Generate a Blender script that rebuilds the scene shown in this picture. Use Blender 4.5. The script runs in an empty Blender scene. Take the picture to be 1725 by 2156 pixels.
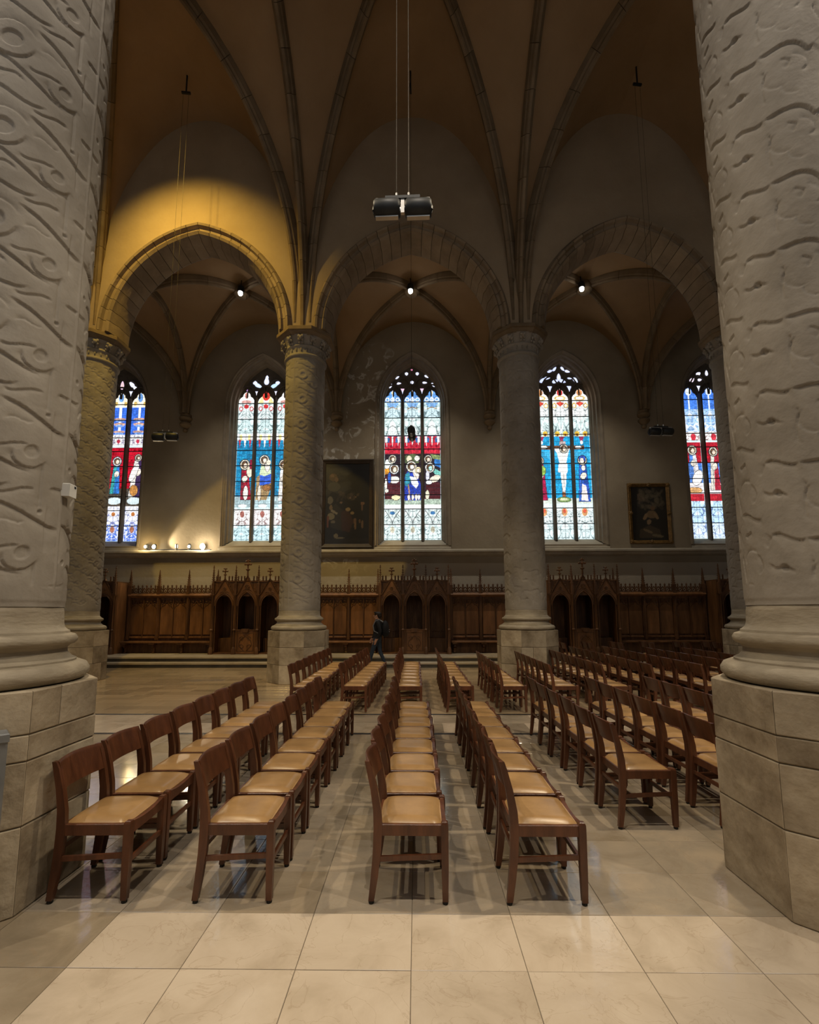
import bpy, math, random
import numpy as np
from mathutils import Vector, Matrix

# ---------------------------------------------------------------- camera
SC = bpy.context.scene
COL = SC.collection
F_PX, PPX, PPY, CAM_H = 1010.0, 862.5, 1165.0, 1.70
YAW, PITCH, ROLL = math.radians(0.85), math.radians(6.9), math.radians(0.15)
fw = Vector((-math.sin(YAW) * math.cos(PITCH), math.cos(YAW) * math.cos(PITCH), math.sin(PITCH)))
rt0 = Vector((math.cos(YAW), math.sin(YAW), 0))
up0 = rt0.cross(fw)
rt = rt0 * math.cos(ROLL) - up0 * math.sin(ROLL)
up = up0 * math.cos(ROLL) + rt0 * math.sin(ROLL)
CAMP = Vector((0, 0, CAM_H))
cam = bpy.data.cameras.new('camera')
cam_o = bpy.data.objects.new('camera', cam)
COL.objects.link(cam_o)
m = Matrix((rt, up, -fw)).transposed().to_4x4()
m.translation = CAMP
cam_o.matrix_world = m
cam.sensor_fit = 'VERTICAL'
cam.sensor_height = 24.0
cam.lens = 24.0 * F_PX / 2156.0
cam.shift_y = (PPY - 1078.0) / 2156.0
cam.shift_x = (862.5 - PPX) / 2156.0
cam.clip_start = 0.05
cam.clip_end = 200
SC.camera = cam_o

# ---------------------------------------------------------------- world, exposure
SC.view_settings.view_transform = 'Standard'
SC.view_settings.look = 'None'
SC.view_settings.gamma = 1.0
SC.view_settings.use_curve_mapping = False
SC.view_settings.exposure = 0.0
W = bpy.data.worlds.new('world')
SC.world = W
W.use_nodes = True
W.node_tree.nodes['Background'].inputs[0].default_value = (0.75, 0.72, 0.70, 1)
W.node_tree.nodes['Background'].inputs[1].default_value = 0.01
SC.cycles.use_denoising = True
SC.cycles.use_adaptive_sampling = True
SC.cycles.adaptive_threshold = .05
SC.cycles.adaptive_min_samples = 16
SC.cycles.max_bounces = 5
SC.cycles.diffuse_bounces = 3
SC.cycles.glossy_bounces = 2
SC.cycles.sample_clamp_indirect = 4.0
SC.cycles.caustics_reflective = False
SC.cycles.caustics_refractive = False

# light levels (all lamps and daylight of the place)
GLASS_FAR = 1.25       # the stained glass opposite the camera
GLASS_NEAR = 1.1      # the plain daylight windows of the aisle behind the camera
P_BOSS = 640.0
P_NEAR = 1250.0
P_YELLOW = 2500.0
P_NAVE = 820.0
P_LEDGE = 150.0


def unproj(x, y):
    return (fw + rt * ((x - PPX) / F_PX) - up * ((y - PPY) / F_PX))


def on_y(x, y, Y):
    d = unproj(x, y)
    return CAMP + d * (Y / d.y)


def on_z(x, y, z=0.0):
    d = unproj(x, y)
    return CAMP + d * ((z - CAM_H) / d.z)


# ---------------------------------------------------------------- the plan of the place
XC, BAY = -0.11, 5.72          # centre line of the middle bay, bay length
YN, YF, YW, YG = 3.17, 12.2, 17.3, 17.85   # near columns, far columns, window wall, glass
YM = (YN + YF) / 2
CAPZ = 9.03
COLX = [XC + BAY * (k - 2.5) for k in range(6)]
R = random.Random(7)
RN = np.random.RandomState(11)


# ---------------------------------------------------------------- mesh helpers
class MB:
    def __init__(s):
        s.v = []
        s.f = []

    def add(s, vs, fs):
        o = len(s.v)
        s.v += [tuple(p) for p in vs]
        s.f += [tuple(i + o for i in f) for f in fs]
        return s

    def box(s, x0, x1, y0, y1, z0, z1):
        return s.add([(x0, y0, z0), (x1, y0, z0), (x1, y1, z0), (x0, y1, z0), (x0, y0, z1), (x1, y0, z1), (x1, y1, z1), (x0, y1, z1)],
                     [(0, 3, 2, 1), (4, 5, 6, 7), (0, 1, 5, 4), (1, 2, 6, 5), (2, 3, 7, 6), (3, 0, 4, 7)])

    def bbox(s, x0, x1, y0, y1, z0, z1, b=.004):
        """box whose upper edges are chamfered"""
        return s.add([(x0, y0, z0), (x1, y0, z0), (x1, y1, z0), (x0, y1, z0),
                      (x0, y0, z1 - b), (x1, y0, z1 - b), (x1, y1, z1 - b), (x0, y1, z1 - b),
                      (x0 + b, y0 + b, z1), (x1 - b, y0 + b, z1), (x1 - b, y1 - b, z1), (x0 + b, y1 - b, z1)],
                     [(0, 3, 2, 1), (8, 9, 10, 11)] + [(i, (i + 1) % 4, 4 + (i + 1) % 4, 4 + i) for i in range(4)] +
                     [(4 + i, 4 + (i + 1) % 4, 8 + (i + 1) % 4, 8 + i) for i in range(4)])

    def prism_y(s, pts, y0, y1):
        """pts (x,z), counter-clockwise seen from -Y"""
        n = len(pts)
        vs = [(x, y0, z) for x, z in pts] + [(x, y1, z) for x, z in pts]
        fs = [tuple(range(n)), tuple(range(2 * n - 1, n - 1, -1))] + [((i + 1) % n, i, n + i, n + (i + 1) % n) for i in range(n)]
        return s.add(vs, fs)

    def prism_z(s, pts, z0, z1):
        n = len(pts)
        vs = [(x, y, z0) for x, y in pts] + [(x, y, z1) for x, y in pts]
        fs = [tuple(range(n - 1, -1, -1)), tuple(range(n, 2 * n))] + [(i, (i + 1) % n, n + (i + 1) % n, n + i) for i in range(n)]
        return s.add(vs, fs)

    def lathe(s, prof, n=24, c=(0, 0, 0), a0=0.0, cap=True):
        k = len(prof)
        vs = []
        for i in range(n):
            a = a0 + 2 * math.pi * i / n
            for r, z in prof:
                vs.append((c[0] + r * math.cos(a), c[1] + r * math.sin(a), c[2] + z))
        fs = []
        for i in range(n):
            j = (i + 1) % n
            for q in range(k - 1):
                fs.append((i * k + q, j * k + q, j * k + q + 1, i * k + q + 1))
        if cap:
            fs.append(tuple(i * k for i in range(n - 1, -1, -1)))
            fs.append(tuple(i * k + k - 1 for i in range(n)))
        return s.add(vs, fs)

    def sweep(s, path, prof, closed=True, cap=True):
        """path: list of (origin, U, V); prof: (a,b) -> origin + a U + b V"""
        n = len(prof)
        vs = []
        for o, U, V in path:
            for a, b in prof:
                vs.append(tuple(o[i] + a * U[i] + b * V[i] for i in range(3)))
        fs = []
        for i in range(len(path) - 1):
            for q in range(n if closed else n - 1):
                r = (q + 1) % n
                fs.append((i * n + q, i * n + r, (i + 1) * n + r, (i + 1) * n + q))
        if cap and closed:
            fs.append(tuple(range(n - 1, -1, -1)))
            fs.append(tuple((len(path) - 1) * n + q for q in range(n)))
        return s.add(vs, fs)

    def tube(s, pts, r, n=8):
        pts = [Vector(p) for p in pts]
        path = []
        ref = None
        for i, p in enumerate(pts):
            t = (pts[min(i + 1, len(pts) - 1)] - pts[max(i - 1, 0)]).normalized()
            if ref is None:
                ref = Vector((0, 0, 1)) if abs(t.z) < .9 else Vector((1, 0, 0))
            u = (ref - t * ref.dot(t)).normalized()
            ref = u
            w = t.cross(u)
            rr = r[i] if isinstance(r, (list, tuple)) else r
            path.append((p, u * rr, w * rr))
        return s.sweep(path, [(math.cos(2 * math.pi * k / n), math.sin(2 * math.pi * k / n)) for k in range(n)])

    def ball(s, c, rx, ry=None, rz=None, n=10, k=6):
        ry = ry or rx
        rz = rz or rx
        prof = [(max(1e-4, math.sin(math.pi * q / k)), -math.cos(math.pi * q / k)) for q in range(k + 1)]
        o = len(s.v)
        s.lathe(prof, n)
        s.v[o:] = [(c[0] + x * rx, c[1] + y * ry, c[2] + z * rz) for x, y, z in s.v[o:]]
        return s

    def mesh(s, name, smooth=False, ang=35):
        me = bpy.data.meshes.new(name)
        me.from_pydata(s.v, [], s.f)
        if smooth:
            me.polygons.foreach_set('use_smooth', [True] * len(me.polygons))
            if ang < 180:
                me.set_sharp_from_angle(angle=math.radians(ang))
        me.update()
        return me

    def build(s, name, mat, parent=None, smooth=False, ang=35, loc=None):
        return mobj(name, s.mesh(name, smooth, ang), mat, parent, loc)


def mobj(name, me, mat, parent=None, loc=None, rz=0):
    if mat is not None and not me.materials:
        me.materials.append(mat)
    o = bpy.data.objects.new(name, me)
    COL.objects.link(o)
    if parent is not None:
        o.parent = parent
    if loc is not None:
        o.location = loc
    if rz:
        o.rotation_euler = (0, 0, rz)
    return o


def empty(name, loc=(0, 0, 0), rz=0, parent=None):
    o = bpy.data.objects.new(name, None)
    COL.objects.link(o)
    o.location = loc
    o.rotation_euler = (0, 0, rz)
    o.empty_display_size = .1
    if parent is not None:
        o.parent = parent
    return o


def tag(o, label=None, cat=None, group=None, kind=None):
    if label:
        o['label'] = label
    if cat:
        o['category'] = cat
    if group:
        o['group'] = group
    if kind:
        o['kind'] = kind
    return o


def copy_tree(o, parent=None):
    c = o.copy()
    COL.objects.link(c)
    c.parent = parent
    for ch in list(o.children):
        copy_tree(ch, c)
    return c


ORD = ['first', 'second', 'third', 'fourth', 'fifth', 'sixth', 'seventh', 'eighth', 'ninth', 'tenth', 'eleventh']


# ---------------------------------------------------------------- materials
def mat_base(name):
    mt = bpy.data.materials.new(name)
    mt.use_nodes = True
    nt = mt.node_tree
    b = nt.nodes['Principled BSDF']
    return mt, nt, b


def N(nt, typ, **kw):
    n = nt.nodes.new(typ)
    for k, v in kw.items():
        setattr(n, k, v)
    return n


def noise_mat(name, c1, c2, scale=3.0, detail=6, rough=.8, spec=.3, bump=0.0, bscale=None, stretch=None, rand=0.0, c3=None, coord='Object', rvar=0.0, dist=0.0, metal=0.0, vein=None):
    """two or three tones driven by noise, with fine relief; rand: value change from piece to piece"""
    mt, nt, b = mat_base(name)
    tc = N(nt, 'ShaderNodeTexCoord')
    mp = N(nt, 'ShaderNodeMapping')
    nt.links.new(tc.outputs[coord], mp.inputs[0])
    if stretch:
        mp.inputs['Scale'].default_value = stretch
    oi = N(nt, 'ShaderNodeObjectInfo')
    if rand:
        ad = N(nt, 'ShaderNodeVectorMath', operation='MULTIPLY_ADD')
        nt.links.new(oi.outputs['Random'], ad.inputs[0])
        ad.inputs[1].default_value = (37., 19., 11.)
        nt.links.new(mp.outputs[0], ad.inputs[2])
        src = ad.outputs[0]
    else:
        src = mp.outputs[0]
    no = N(nt, 'ShaderNodeTexNoise')
    no.inputs['Scale'].default_value = scale
    no.inputs['Detail'].default_value = detail
    no.inputs['Roughness'].default_value = .62
    no.inputs['Distortion'].default_value = dist
    nt.links.new(src, no.inputs['Vector'])
    cr = N(nt, 'ShaderNodeValToRGB')
    cr.color_ramp.elements[0].position = .32
    cr.color_ramp.elements[0].color = (*c1, 1)
    cr.color_ramp.elements[1].position = .68
    cr.color_ramp.elements[1].color = (*c2, 1)
    if c3:
        e = cr.color_ramp.elements.new(.5)
        e.color = (*c3, 1)
    nt.links.new(no.outputs['Fac'], cr.inputs[0])
    out = cr.outputs[0]
    if rand:
        hs = N(nt, 'ShaderNodeHueSaturation')
        mr = N(nt, 'ShaderNodeMapRange')
        mr.inputs['To Min'].default_value = 1 - rand
        mr.inputs['To Max'].default_value = 1 + rand
        nt.links.new(oi.outputs['Random'], mr.inputs[0])
        nt.links.new(mr.outputs[0], hs.inputs['Value'])
        nt.links.new(out, hs.inputs['Color'])
        out = hs.outputs[0]
    if vein:
        # thin darker veins of the stone
        nv = N(nt, 'ShaderNodeTexNoise')
        nv.inputs['Scale'].default_value = vein[0]
        nv.inputs['Detail'].default_value = 6
        nv.inputs['Distortion'].default_value = 1.5
        nt.links.new(src, nv.inputs['Vector'])
        sb = N(nt, 'ShaderNodeMath', operation='SUBTRACT')
        nt.links.new(nv.outputs['Fac'], sb.inputs[0])
        sb.inputs[1].default_value = .5
        ab_ = N(nt, 'ShaderNodeMath', operation='ABSOLUTE')
        nt.links.new(sb.outputs[0], ab_.inputs[0])
        mv = N(nt, 'ShaderNodeMapRange')
        mv.inputs['From Min'].default_value = 0
        mv.inputs['From Max'].default_value = vein[1]
        mv.inputs['To Min'].default_value = vein[2]
        mv.inputs['To Max'].default_value = 0
        nt.links.new(ab_.outputs[0], mv.inputs[0])
        mx = N(nt, 'ShaderNodeMixRGB')
        nt.links.new(mv.outputs[0], mx.inputs[0])
        nt.links.new(out, mx.inputs[1])
        mx.inputs[2].default_value = (*vein[3], 1)
        out = mx.outputs[0]
    nt.links.new(out, b.inputs['Base Color'])
    b.inputs['Roughness'].default_value = rough
    b.inputs['Specular IOR Level'].default_value = spec
    b.inputs['Metallic'].default_value = metal
    if rvar:
        mr2 = N(nt, 'ShaderNodeMapRange')
        mr2.inputs['To Min'].default_value = rough - rvar
        mr2.inputs['To Max'].default_value = rough + rvar
        nt.links.new(no.outputs['Fac'], mr2.inputs[0])
        nt.links.new(mr2.outputs[0], b.inputs['Roughness'])
    if bump:
        n2 = N(nt, 'ShaderNodeTexNoise')
        n2.inputs['Scale'].default_value = bscale or scale * 5
        n2.inputs['Detail'].default_value = 5
        nt.links.new(src, n2.inputs['Vector'])
        bp = N(nt, 'ShaderNodeBump')
        bp.inputs['Strength'].default_value = bump
        bp.inputs['Distance'].default_value = .02
        nt.links.new(n2.outputs['Fac'], bp.inputs['Height'])
        nt.links.new(bp.outputs[0], b.inputs['Normal'])
    return mt


M = {}
M['stone'] = noise_mat('column_stone', (.225, .20, .168), (.35, .318, .275), 1.6, 8, .85, .2, .35, 14, c3=(.29, .26, .222))
M['stone_base'] = noise_mat('base_stone', (.24, .20, .145), (.40, .345, .26), 2.2, 8, .6, .3, .3, 16, c3=(.32, .275, .205), stretch=(1, 1, 3))
M['block'] = noise_mat('plinth_block', (.175, .135, .09), (.43, .365, .27), 2.2, 10, .85, .2, 1.0, 7, rand=.2, c3=(.315, .26, .185))
M['mortar'] = noise_mat('mortar', (.17, .14, .10), (.26, .21, .15), 9, 5, .95, .1, .4)
M['rib'] = noise_mat('rib_stone', (.15, .105, .062), (.235, .175, .11), 1.4, 6, .85, .2, .3, 14, rand=.10)
M['arch'] = noise_mat('arch_stone', (.19, .14, .09), (.30, .23, .155), 1.6, 6, .85, .2, .4, 12, rand=.12)
M['web'] = noise_mat('vault_plaster', (.27, .175, .095), (.35, .235, .135), .5, 5, .95, .1, .15, 20)
M['lunette'] = noise_mat('lunette_plaster', (.30, .225, .145), (.37, .285, .19), .7, 6, .95, .1, .2, 16)
M['jamb'] = noise_mat('window_jamb_stone', (.19, .155, .115), (.32, .265, .195), 1.3, 6, .85, .2, .4, 9)
M['tracery'] = noise_mat('tracery_stone', (.10, .085, .07), (.17, .145, .115), 3, 5, .9, .15, .3)
M['sill'] = noise_mat('sill_stone', (.36, .32, .25), (.48, .43, .34), 2, 5, .8, .2, .2)
M['wood'] = noise_mat('carved_oak', (.065, .028, .011), (.18, .082, .032), 2.2, 6, .5, .35, .25, 22, stretch=(4, 4, .6), rand=.12, c3=(.115, .052, .02))
M['wood_panel'] = noise_mat('oak_panel', (.12, .052, .019), (.26, .118, .044), 1.6, 6, .48, .35, .15, 26, stretch=(3, 3, .6), rand=.2, c3=(.18, .082, .03))
M['chairwood'] = noise_mat('chair_beech', (.058, .020, .0095), (.125, .044, .019), 3, 6, .32, .5, .08, 30, stretch=(5, 5, 1), rand=.12, c3=(.088, .031, .0135))
M['leather'] = noise_mat('tan_leather', (.30, .172, .068), (.42, .25, .105), 5, 5, .30, .5, .02, 30, rand=.08, c3=(.355, .208, .084), rvar=.05)
M['rubber'] = noise_mat('rubber', (.012, .011, .01), (.02, .018, .016), 8, 3, .7)
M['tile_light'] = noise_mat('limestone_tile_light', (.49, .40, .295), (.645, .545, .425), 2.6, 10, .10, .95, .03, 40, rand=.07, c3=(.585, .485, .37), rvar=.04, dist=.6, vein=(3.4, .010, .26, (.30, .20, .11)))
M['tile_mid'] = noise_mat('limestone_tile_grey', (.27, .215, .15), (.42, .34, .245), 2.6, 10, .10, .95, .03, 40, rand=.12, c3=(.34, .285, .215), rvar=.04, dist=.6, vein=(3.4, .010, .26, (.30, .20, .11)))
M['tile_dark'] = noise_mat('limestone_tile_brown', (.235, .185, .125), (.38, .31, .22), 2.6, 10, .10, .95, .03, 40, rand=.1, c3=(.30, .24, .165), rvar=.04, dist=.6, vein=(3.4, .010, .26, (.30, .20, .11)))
M['grout'] = noise_mat('grout', (.13, .105, .075), (.19, .155, .115), 20, 3, .8)
M['blackstone'] = noise_mat('black_marble', (.012, .011, .010), (.025, .022, .02), 4, 6, .4, .4)
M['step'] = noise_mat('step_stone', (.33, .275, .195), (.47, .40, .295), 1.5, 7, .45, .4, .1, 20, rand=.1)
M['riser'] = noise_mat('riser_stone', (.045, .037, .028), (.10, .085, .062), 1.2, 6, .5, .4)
M['black_metal'] = noise_mat('black_metal', (.006, .007, .008), (.012, .014, .016), 6, 3, .5, .4)
M['steel'] = noise_mat('bright_steel', (.5, .48, .45), (.62, .6, .57), 6, 3, .3, .5, metal=.8)
M['grey_metal'] = noise_mat('grey_painted_metal', (.13, .135, .14), (.19, .195, .20), 4, 4, .45, .5)
M['cable'] = noise_mat('steel_cable', (.035, .026, .015), (.07, .05, .03), 30, 3, .6)
M['white_plastic'] = noise_mat('white_plastic', (.62, .62, .6), (.7, .7, .68), 5, 3, .4)
M['gold'] = noise_mat('gilt_frame', (.10, .052, .012), (.24, .135, .035), 9, 6, .45, .5, .5, 30, metal=.25)
M['dark_frame'] = noise_mat('dark_frame', (.022, .014, .009), (.04, .026, .016), 5, 5, .5)
M['jacket'] = noise_mat('black_jacket', (.006, .006, .007), (.014, .014, .016), 9, 4, .8)
M['jeans'] = noise_mat('blue_jeans', (.018, .028, .045), (.035, .05, .075), 14, 4, .85)
M['skin'] = noise_mat('skin', (.42, .235, .16), (.5, .29, .2), 8, 3, .55)
M['hair'] = noise_mat('dark_hair', (.012, .008, .005), (.022, .015, .01), 40, 4, .6)


def wall_material():
    """plaster of the window wall: a grey band under the string course, stains of flaked whitewash"""
    mt, nt, b = mat_base('wall_plaster')
    tc = N(nt, 'ShaderNodeTexCoord')
    no = N(nt, 'ShaderNodeTexNoise')
    no.inputs['Scale'].default_value = .8
    no.inputs['Detail'].default_value = 8
    nt.links.new(tc.outputs['Object'], no.inputs['Vector'])
    cr = N(nt, 'ShaderNodeValToRGB')
    cr.color_ramp.elements[0].position = .3
    cr.color_ramp.elements[0].color = (.25, .205, .145, 1)
    cr.color_ramp.elements[1].position = .7
    cr.color_ramp.elements[1].color = (.34, .285, .205, 1)
    nt.links.new(no.outputs['Fac'], cr.inputs[0])
    # flaked whitewash beside the middle window
    sx = N(nt, 'ShaderNodeSeparateXYZ')
    nt.links.new(tc.outputs['Object'], sx.inputs[0])
    n2 = N(nt, 'ShaderNodeTexNoise')
    n2.inputs['Scale'].default_value = 1.7
    n2.inputs['Detail'].default_value = 7
    n2.inputs['Distortion'].default_value = 1.2
    nt.links.new(tc.outputs['Object'], n2.inputs['Vector'])

    def bandpass(lo, hi, soft, sock):
        a = N(nt, 'ShaderNodeMapRange')
        a.inputs['From Min'].default_value = lo - soft
        a.inputs['From Max'].default_value = lo
        nt.links.new(sock, a.inputs[0])
        c = N(nt, 'ShaderNodeMapRange')
        c.inputs['From Min'].default_value = hi
        c.inputs['From Max'].default_value = hi + soft
        c.inputs['To Min'].default_value = 1
        c.inputs['To Max'].default_value = 0
        nt.links.new(sock, c.inputs[0])
        mu = N(nt, 'ShaderNodeMath', operation='MULTIPLY')
        nt.links.new(a.outputs[0], mu.inputs[0])
        nt.links.new(c.outputs[0], mu.inputs[1])
        return mu.outputs[0]

    def mul(a, c):
        mu = N(nt, 'ShaderNodeMath', operation='MULTIPLY')
        nt.links.new(a, mu.inputs[0])
        nt.links.new(c, mu.inputs[1])
        return mu.outputs[0]
    zone = mul(bandpass(-3.1, -1.0, .5, sx.outputs['X']), bandpass(7.2, 11.2, .8, sx.outputs['Z']))
    zone2 = mul(bandpass(-3.4, -1.9, .3, sx.outputs['X']), bandpass(2.8, 3.5, .15, sx.outputs['Z']))
    zz = N(nt, 'ShaderNodeMath', operation='MAXIMUM')
    nt.links.new(zone, zz.inputs[0])
    nt.links.new(zone2, zz.inputs[1])
    th = N(nt, 'ShaderNodeMapRange')
    th.inputs['From Min'].default_value = .535
    th.inputs['From Max'].default_value = .60
    nt.links.new(n2.outputs['Fac'], th.inputs[0])
    th2 = N(nt, 'ShaderNodeMapRange')
    th2.inputs['From Min'].default_value = .60
    th2.inputs['From Max'].default_value = .64
    th2.inputs['To Min'].default_value = 1
    th2.inputs['To Max'].default_value = .15
    nt.links.new(n2.outputs['Fac'], th2.inputs[0])
    fl = mul(zz.outputs[0], mul(th.outputs[0], th2.outputs[0]))
    mx = N(nt, 'ShaderNodeMixRGB')
    nt.links.new(fl, mx.inputs[0])
    nt.links.new(cr.outputs[0], mx.inputs[1])
    mx.inputs[2].default_value = (.60, .57, .50, 1)
    # the painted dado band
    dado = bandpass(-1, 3.42, .01, sx.outputs['Z'])
    mx2 = N(nt, 'ShaderNodeMixRGB')
    nt.links.new(dado, mx2.inputs[0])
    nt.links.new(mx.outputs[0], mx2.inputs[1])
    mx2.inputs[2].default_value = (.47, .415, .33, 1)
    mfac = N(nt, 'ShaderNodeMath', operation='MULTIPLY')
    nt.links.new(dado, mfac.inputs[0])
    mfac.inputs[1].default_value = .8
    nt.links.new(mfac.outputs[0], mx2.inputs[0])
    nt.links.new(mx2.outputs[0], b.inputs['Base Color'])
    b.inputs['Roughness'].default_value = .95
    b.inputs['Specular IOR Level'].default_value = .1
    n3 = N(nt, 'ShaderNodeTexNoise')
    n3.inputs['Scale'].default_value = 9
    nt.links.new(tc.outputs['Object'], n3.inputs['Vector'])
    bp = N(nt, 'ShaderNodeBump')
    bp.inputs['Strength'].default_value = .25
    bp.inputs['Distance'].default_value = .03
    nt.links.new(n3.outputs['Fac'], bp.inputs['Height'])
    nt.links.new(bp.outputs[0], b.inputs['Normal'])
    return mt


M['wall'] = wall_material()


def attr_mat(name, emit=0.0, rough=.4, gain=1.0):
    mt, nt, b = mat_base(name)
    at = N(nt, 'ShaderNodeAttribute')
    at.attribute_name = 'Col'
    if emit:
        b.inputs['Base Color'].default_value = (.01, .01, .01, 1)
        nt.links.new(at.outputs['Color'], b.inputs['Emission Color'])
        b.inputs['Emission Strength'].default_value = emit
    else:
        nt.links.new(at.outputs['Color'], b.inputs['Base Color'])
    b.inputs['Roughness'].default_value = rough
    return mt


M['glass'] = attr_mat('stained_glass', GLASS_FAR, .25)
M['canvas'] = attr_mat('oil_on_canvas', 0, .35)
M['paving'] = attr_mat('paving_stones', 0, .16)
M['paving'].node_tree.nodes['Principled BSDF'].inputs['Specular IOR Level'].default_value = .8


def emit_mat(name, col, st):
    mt, nt, b = mat_base(name)
    b.inputs['Base Color'].default_value = (.02, .02, .02, 1)
    b.inputs['Emission Color'].default_value = (*col, 1)
    b.inputs['Emission Strength'].default_value = st
    return mt


M['daylight'] = emit_mat('daylight_glass', (.86, .93, 1.0), GLASS_NEAR)
M['bulb'] = emit_mat('lit_bulb', (1, .93, .85), 22)
M['bulb_warm'] = emit_mat('lit_bulb_warm', (1, .86, .62), 80)
M['bulb_yellow'] = emit_mat('lit_bulb_yellow', (1, .72, .18), 20)


def lamp(name, kind, loc, power, color, target=None, size=.05, spot=None, blend=.5, parent=None):
    d = bpy.data.lights.new(name, kind)
    d.energy = power
    d.color = color
    if kind in ('POINT', 'SPOT'):
        d.shadow_soft_size = size
    if kind == 'SPOT':
        d.spot_size = math.radians(spot)
        d.spot_blend = blend
    o = bpy.data.objects.new(name, d)
    COL.objects.link(o)
    if parent is not None:
        o.parent = parent
        base = Vector(parent.location)
        o.location = Vector(loc) - base
    else:
        o.location = loc
    if target is not None:
        o.rotation_euler = (Vector(target) - Vector(loc)).to_track_quat('-Z', 'Y').to_euler()
    return o
# ================================================================ floor
floor = MB().box(-14.7, 14.7, -2.2, 17.4, -.20, -.004).build('floor', M['grout'])
tag(floor, 'polished limestone slab floor with two thin black bands', 'floor', kind='structure')
TX0, TW = -1.70, .555
rows_y = [2.94 - .43 * k for k in range(4, 0, -1)] + [2.94 + .4427 * k for k in range(10)]
tile_mesh = {}
pv_v, pv_f, pv_c = [], [], []


def stuff_tile(x0, x1, y0, y1, col):
    b = .004
    o = len(pv_v)
    pv_v.extend([(x0, y0, -.004), (x1, y0, -.004), (x1, y1, -.004), (x0, y1, -.004), (x0 + b, y0 + b, 0), (x1 - b, y0 + b, 0), (x1 - b, y1 - b, 0), (x0 + b, y1 - b, 0)])
    pv_f.extend([(o + 4, o + 5, o + 6, o + 7)] + [(o + i, o + (i + 1) % 4, o + 4 + (i + 1) % 4, o + 4 + i) for i in range(4)])
    pv_c.extend([col] * 8)


def place_tile(x0, x1, y0, y1, key):
    w, d = round(x1 - x0, 3), round(y1 - y0, 3)
    k = (w, d, key)
    if k not in tile_mesh:
        tile_mesh[k] = MB().bbox(-w / 2 + .0015, w / 2 - .0015, -d / 2 + .0015, d / 2 - .0015, -.003, 0, .002).mesh('floor_tile')
        tile_mesh[k].materials.append(M[key])
    o = mobj('floor_tile', tile_mesh[k], None, floor, ((x0 + x1) / 2, (y0 + y1) / 2, R.uniform(-.0006, .0006)))
    return o


def seen(x0, x1, y0, y1):
    return y0 > 1.6 and abs((x0 + x1) / 2) < .90 * y1 + .5


tone = {'tile_light': (.53, .44, .325), 'tile_mid': (.34, .285, .215), 'tile_dark': (.30, .24, .165)}
n_tiles = 0
for r in range(len(rows_y) - 1):
    y0, y1 = rows_y[r], rows_y[r + 1]
    for c in range(-24, 30):
        x0 = TX0 + TW * c
        x1 = x0 + TW
        if x1 < -14.6 or x0 > 14.6:
            continue
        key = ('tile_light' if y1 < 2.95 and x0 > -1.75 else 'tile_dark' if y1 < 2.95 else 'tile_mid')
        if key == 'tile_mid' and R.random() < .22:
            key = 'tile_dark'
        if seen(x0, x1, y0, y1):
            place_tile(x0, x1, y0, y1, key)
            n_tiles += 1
        else:
            q = R.uniform(.85, 1.15)
            stuff_tile(x0, x1, y0, y1, tuple(v * q for v in tone[key]) + (1,))
for yb in (6.935, 8.205):
    MB().bbox(-14.6, 14.6, yb - .008, yb + .078, -.004, 0, .001).build('floor_band', M['blackstone'], floor)
ymid = [7.016, 7.605, 8.194]
for r in range(2):
    x0 = -14.6 + R.uniform(0, .4)
    while x0 < 14.5:
        x1 = x0 + R.choice((.55, .7, .85, 1.0))
        if abs((x0 + x1) / 2) < 6.6 and n_tiles < 298:
            place_tile(x0, x1, ymid[r], ymid[r + 1], 'tile_light' if R.random() < .5 else 'tile_mid')
            n_tiles += 1
        else:
            stuff_tile(x0, x1, ymid[r], ymid[r + 1], (.42, .35, .25, 1))
        x0 = x1
y0 = 8.286
while y0 < 14.85:
    d = R.choice((.28, .33, .4))
    y1 = min(14.9, y0 + d)
    x0 = -14.6 - R.uniform(0, .5)
    while x0 < 14.6:
        x1 = x0 + R.choice((.4, .55, .7, .9))
        q = R.uniform(.72, 1.12)
        stuff_tile(x0, x1, y0, y1, (.40 * q, .30 * q, .185 * q, 1))
        x0 = x1
    y0 = y1
y0 = -2.0
while y0 < 1.2:
    x0 = -14.6
    while x0 < 14.6:
        stuff_tile(x0, x0 + .555, y0, min(1.22, y0 + .43), (.5, .41, .3, 1))
        x0 += .555
    y0 += .43
me = bpy.data.meshes.new('paving')
me.from_pydata(pv_v, [], pv_f)
ca = me.color_attributes.new('Col', 'FLOAT_COLOR', 'POINT')
ca.data.foreach_set('color', np.array(pv_c, dtype=np.float32).ravel())
tag(mobj('paving', me, M['paving'], floor), kind='stuff')

# the two steps in front of the confessionals
for i, (ya, z0, z1) in enumerate(((14.9, 0, .15), (15.25, .15, .30))):
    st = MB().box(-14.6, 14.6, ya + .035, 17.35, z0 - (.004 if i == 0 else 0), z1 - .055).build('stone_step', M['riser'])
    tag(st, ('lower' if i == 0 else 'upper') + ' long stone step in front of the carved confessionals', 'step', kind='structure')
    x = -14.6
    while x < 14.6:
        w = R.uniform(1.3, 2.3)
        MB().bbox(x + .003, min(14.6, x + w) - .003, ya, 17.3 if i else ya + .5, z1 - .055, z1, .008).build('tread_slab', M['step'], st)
        x += w

# ================================================================ window wall
def pointed(x, w, h):
    c = (h * h - w * w) / (2 * w)
    q = (w + c) ** 2 - (abs(x) + c) ** 2
    return math.sqrt(max(0, q))


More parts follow.
